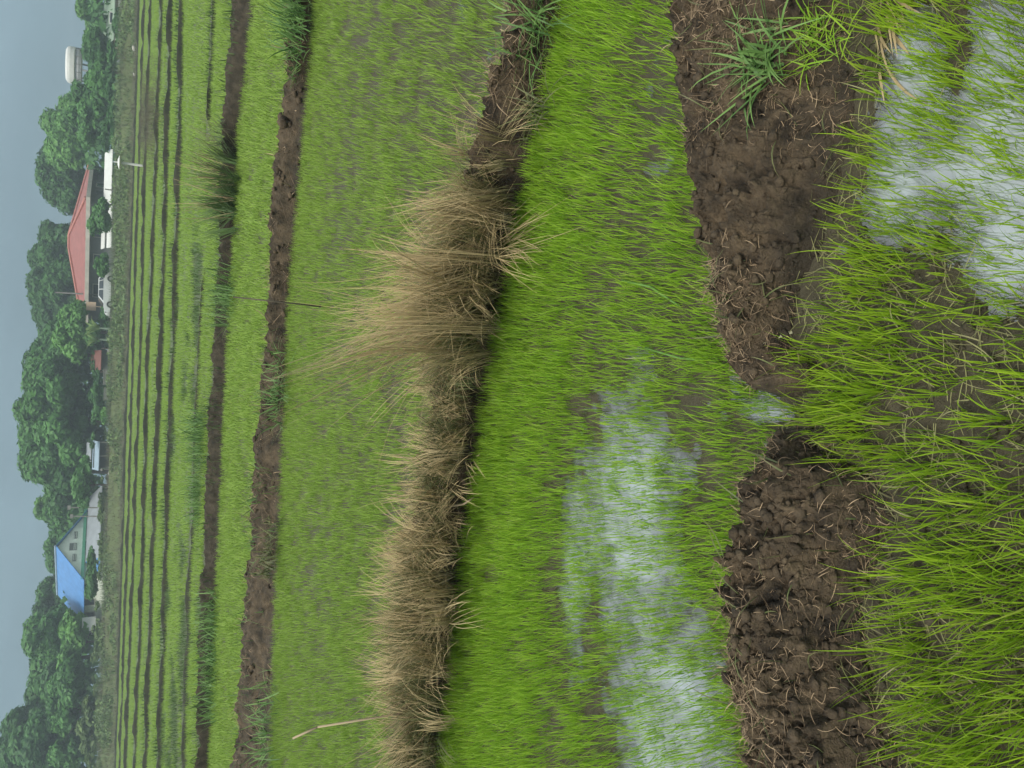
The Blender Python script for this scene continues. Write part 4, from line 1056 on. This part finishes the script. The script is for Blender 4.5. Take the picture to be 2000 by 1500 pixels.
# small house with red roof and pale wall behind the end of the blue roof
rp_ = at(150, 1205, 104)
sh = tag(empty('small_house', (rp_[0], 104, GZ)), 'small house with red roof peeping out behind the blue roof end', 'house')
zt = rp_[2] - GZ
MB().box(-2.6, 2.2, 0, 4, -0.2, zt - 1.0).build('wall', M['fascia'], sh)
MB().prism([(-0.4, zt - 1.0), (2, zt + 0.9), (4.4, zt - 1.0)], -2.9, 2.5, 'x').build('roof', M['rust'], sh)
wq = at(172, 1216, 91)
tag(MB().box(wq[0] - 0.5, wq[0] + 0.5, 91, 91.3, wq[2] - 0.7, wq[2] + 0.55).box(wq[0] - 0.9, wq[0] - 0.5, 91.02, 91.28, wq[2] - 0.7, wq[2] - 0.1).build('white_wall', M['white']),
    'stub of stepped white wall under the corner of the blue roof', 'wall')

# pale shed with two tiered roof
a = at(181, 890, 93)
sd_ = tag(empty('shed', (a[0], 93, GZ)), 'small shed with two tiers of pale blue roof beside the dome tree', 'shed')
hw = 25 * 93 / FPX
zb = at(193, 890, 93)[2] - GZ; zm = at(180, 890, 93)[2] - GZ; zu = at(168, 890, 95)[2] - GZ
MB().prism([(-0.6, zb), (0.9, zm), (0.9, zm - 0.06), (-0.6, zb - 0.06)], -hw, hw, 'x').build('lower_roof', M['paleblue_roof'], sd_)
MB().prism([(0.8, zm + 0.15), (2.6, zu), (2.6, zu - 0.06), (0.8, zm + 0.09)], -hw * 0.9, hw * 0.8, 'x').build('upper_roof', M['grey_roof'], sd_)
MB().box(-hw + 0.2, hw - 0.2, 0.4, 2.5, -0.2, zm - 0.1).build('wall', M['darkwall'], sd_)
for px in (-hw + 0.1, 0, hw - 0.1): MB().tube((px, -0.45, -0.3), (px, -0.45, zb - 0.05), 0.05).build('post', M['concrete'], sd_)

# long pale green roofed building
a = at(205, -60, 101)
lg = tag(empty('long_building', (a[0], 101, GZ)), 'long low building with a pale green roof and pink wall', 'building')
hl = 120 * 101 / FPX
ze = at(224, 0, 101)[2] - GZ; zr = at(203, 0, 104)[2] - GZ
MB().prism([(-0.5, ze), (3, zr), (6.5, ze), (6.5, ze - 0.08), (3, zr - 0.08), (-0.5, ze - 0.08)], -hl, hl, 'x').build('roof', M['palegreen_roof'], lg)
MB().box(-hl + 0.3, hl - 0.3, 0.2, 5.8, -0.3, ze - 0.02).build('wall', M['pinkwall'], lg)
for i in range(5):
    xx = -hl + 2 + i * 3.2
    wq = MB().box(xx, xx + 1.4, 0.12, 0.19, 0.5, 1.4).build('window', M['white'], lg)
    MB().box(xx + 0.12, xx + 1.28, 0.09, 0.115, 0.58, 1.32).build('pane', M['glass'], wq)

# elevated water tank
a = at(144, 128, 128)
tk = tag(empty('water_tank', (a[0], 128, GZ)), 'white elevated water tank on legs above the low trees', 'water tank')
zt = at(128, 128, 128)[2] - GZ; zc = at(146, 128, 128)[2] - GZ; zl = at(160, 128, 128)[2] - GZ
rt = 30 * 128 / FPX
prof = [(0.0, zt), (rt * 0.80, zt - 0.05), (rt * 0.96, zt - 0.30), (rt, zt - 0.6), (rt, zc), (rt * 0.97, zc - 0.1), (0, zc - 0.1)]
def lathe(prof, n=28):
    v, f = [], []
    for r, z in prof: v += [(r * math.cos(6.2832 * i / n), r * math.sin(6.2832 * i / n), z) for i in range(n)]
    for k in range(len(prof) - 1): f += [(k * n + i, k * n + (i + 1) % n, (k + 1) * n + (i + 1) % n, (k + 1) * n + i) for i in range(n)]
    return v, f
MB().add(*lathe(prof)).build('tank', M['white'], tk)
MB().add(*lathe([(rt * 0.9, zc - 0.12), (rt * 0.94, zc - 0.5), (rt * 0.9, zl), (0, zl)])).build('platform', M['steel'], tk)
for i in range(14):
    an = 6.2832 * i / 14
    MB().tube((rt * 0.97 * math.cos(an), rt * 0.97 * math.sin(an), zl), (rt * 0.97 * math.cos(an), rt * 0.97 * math.sin(an), zc - 0.05), 0.05, 0.05, 5).build('railing_post', M['concrete'], tk)
for i in range(6):
    an = 6.2832 * i / 6
    MB().tube((rt * 0.8 * math.cos(an), rt * 0.8 * math.sin(an), -0.2), (rt * 0.8 * math.cos(an), rt * 0.8 * math.sin(an), zl), 0.14).build('leg', M['steel'], tk)
p0 = at(150, 104, 128); p1 = at(160, 100, 128)
MB().tube((rt * 0.98, 0, -0.2), (rt * 0.98, 0, zc), 0.06).build('pipe', M['concrete'], tk)

# ------------------------------------------------------------------ small things on the bank and in the fields
b0 = G(281, 324, 0.0)
wp_ = tag(empty('white_post', (b0[0], b0[1], 0.0)), 'white post with a crossbar standing among the far rice strips', 'post')
tz = at(222, 321, b0[1])[2]; cz = at(233, 321, b0[1])[2]
MB().tube((0, 0, -0.1), (0, 0, cz), 0.075, 0.07, 10).tube((0, 0, cz), (0, 0, tz), 0.04, 0.04, 8).build('pole', M['white'], wp_)
MB().add(*lathe([(0.0, cz + 0.10), (0.14, cz + 0.09), (0.42, cz + 0.0), (0.10, cz - 0.09), (0, cz - 0.1)], 16)).build('crossbar', M['white'], wp_)

def wall_piece(name, label, cat, ya, yb, xt, xb, Y, mat, group=None, t=0.2):
    a, b_ = at(xt, ya, Y), at(xb, yb, Y)
    x0, x1 = sorted((a[0], b_[0])); mid = (ya + yb) / 2
    z0, z1 = at(xb, mid, Y)[2], at(xt, mid, Y)[2]
    mb = MB(); mb.box(x0, x1, Y, Y + t, min(z0, 1.0), z1)
    mb.box(x0 - 0.04, x1 + 0.04, Y - 0.04, Y + t + 0.04, z1 + 0.002, z1 + 0.07)
    return tag(mb.build(name, mat, None), label, cat, group)
wall_piece('low_wall', 'pale low concrete wall stretch nearest the rusty red shelter', 'wall', 722, 752, 203, 232, 89.5, M['concrete'])
wall_piece('low_wall', 'pale low concrete wall stretch under the broad dome tree', 'wall', 757, 782, 204, 230, 90, M['concrete'])
wall_piece('low_wall', 'white low wall stretch below the stepped tree', 'wall', 188, 213, 234, 240, 90, M['concrete'])
wall_piece('low_wall', 'short white wall stretch beside the dark shrub', 'wall', 236, 250, 231, 240, 90, M['white'])
wall_piece('low_wall', 'white wall stretch between dark shrub and white post', 'wall', 264, 288, 231, 240, 90, M['concrete'])
wall_piece('low_wall', 'white wall stretch by the end of the pale green roof', 'wall', 44, 60, 226, 238, 92, M['white'])
wall_piece('low_wall', 'white wall piece under the pale green roof', 'wall', -6, 14, 233, 240, 92, M['white'])
wall_piece('low_wall', 'tiny white wall piece past the pale green roof', 'wall', 76, 86, 226, 236, 92, M['white'])
# rusty red shelter
a = at(182, 702, 94)
rs = tag(empty('shelter', (a[0], 94, GZ)), 'rusty red roofed shelter between the banana plants and the dome tree', 'shelter')
zt = at(177, 702, 94)[2] - GZ; zb = at(197, 702, 94)[2] - GZ
MB().prism([(-0.8, zb), (1.0, zt), (1.0, zt - 0.06), (-0.8, zb - 0.06)], -1.1, 1.0, 'x').build('roof', M['rust'], rs)
for px in (-1.3, 1.2): MB().tube((px, -0.6, -0.2), (px, -0.6, zb), 0.06).build('post', M['bark'], rs)
MB().box(-1.2, 1.1, 0.7, 0.8, -0.2, zb).build('back_wall', M['greywall'], rs)
# sacks, posts
def sack(label, x, y, Y, w_, h_, mat='white', group=None):
    p_ = at(x, y, Y)
    me = clod_mesh([np.zeros(3)], [1.0]); me.transform(Matrix.Diagonal((w_ / 2, w_ / 3, h_ / 1.6, 1)))
    o = link('sack', me, M[mat]); o.location = p_; tag(o, label, 'sack', group); return o
sack('upright white sack standing on the bank before the pale shed', 222, 862, 85, 0.5, 1.3)
sack('round white sack lying below the pale shed', 217, 925, 87, 0.5, 0.7)
sack('small pale sack leaning by the round white sack', 219, 908, 87, 0.4, 0.7)
sack('pale bundle hanging on the post near the pale shed', 200, 917, 88, 0.5, 0.5, 'concrete')
sack('pale sheet lying in the field margin under the low trees', 262, 94, 80, 0.6, 0.5, 'fascia')
sack('cream bag left at the field margin near the dry patch', 264, 146, 79, 0.35, 0.5, 'fascia')
sack('grey bundle on the bank by the rusty shelter', 216, 686, 86, 0.6, 0.8, 'concrete')
a = at(228, 622, 86); b_ = at(243, 622, 86)
tag(MB().tube((a[0], 86, 0.6), (a[0] + 0.1, 86, a[2] + 0.7), 0.08, 0.07).build('fence_post', M['concrete']), 'grey leaning fence post beside the parked white car', 'post')
for i, yy_ in enumerate((372, 1012, 1172, 1190)):
    a = at(218, yy_, 87)
    tag(MB().tube((a[0], 87, 0.8), (a[0] + 0.05, 87, a[2] + 0.6), 0.07, 0.06).build('fence_post', M['concrete']),
        ['thin grey post below the long white awning', 'thin grey post before the dark porch', 'grey post under the middle of the blue roof eave', 'grey post under the blue roof eave beside the white wall stub'][i], 'post', 'posts on the bank' )

# ------------------------------------------------------------------ the humid air
hz = MB(); hz.box(-340, 340, -40, 345, -1.2, 18)
haze = hz.build('haze', None)
m, nt, out = new_mat('humid_air')
pv = nt.nodes.new('ShaderNodeVolumePrincipled')
pv.inputs['Color'].default_value = (0.80, 0.92, 0.97, 1); pv.inputs['Density'].default_value = 0.0016
pv.inputs['Anisotropy'].default_value = 0.2
nt.links.new(pv.outputs[0], out.inputs['Volume'])
haze.data.materials.append(m)
tag(haze, 'thin humid haze over the fields', 'haze', kind='stuff')
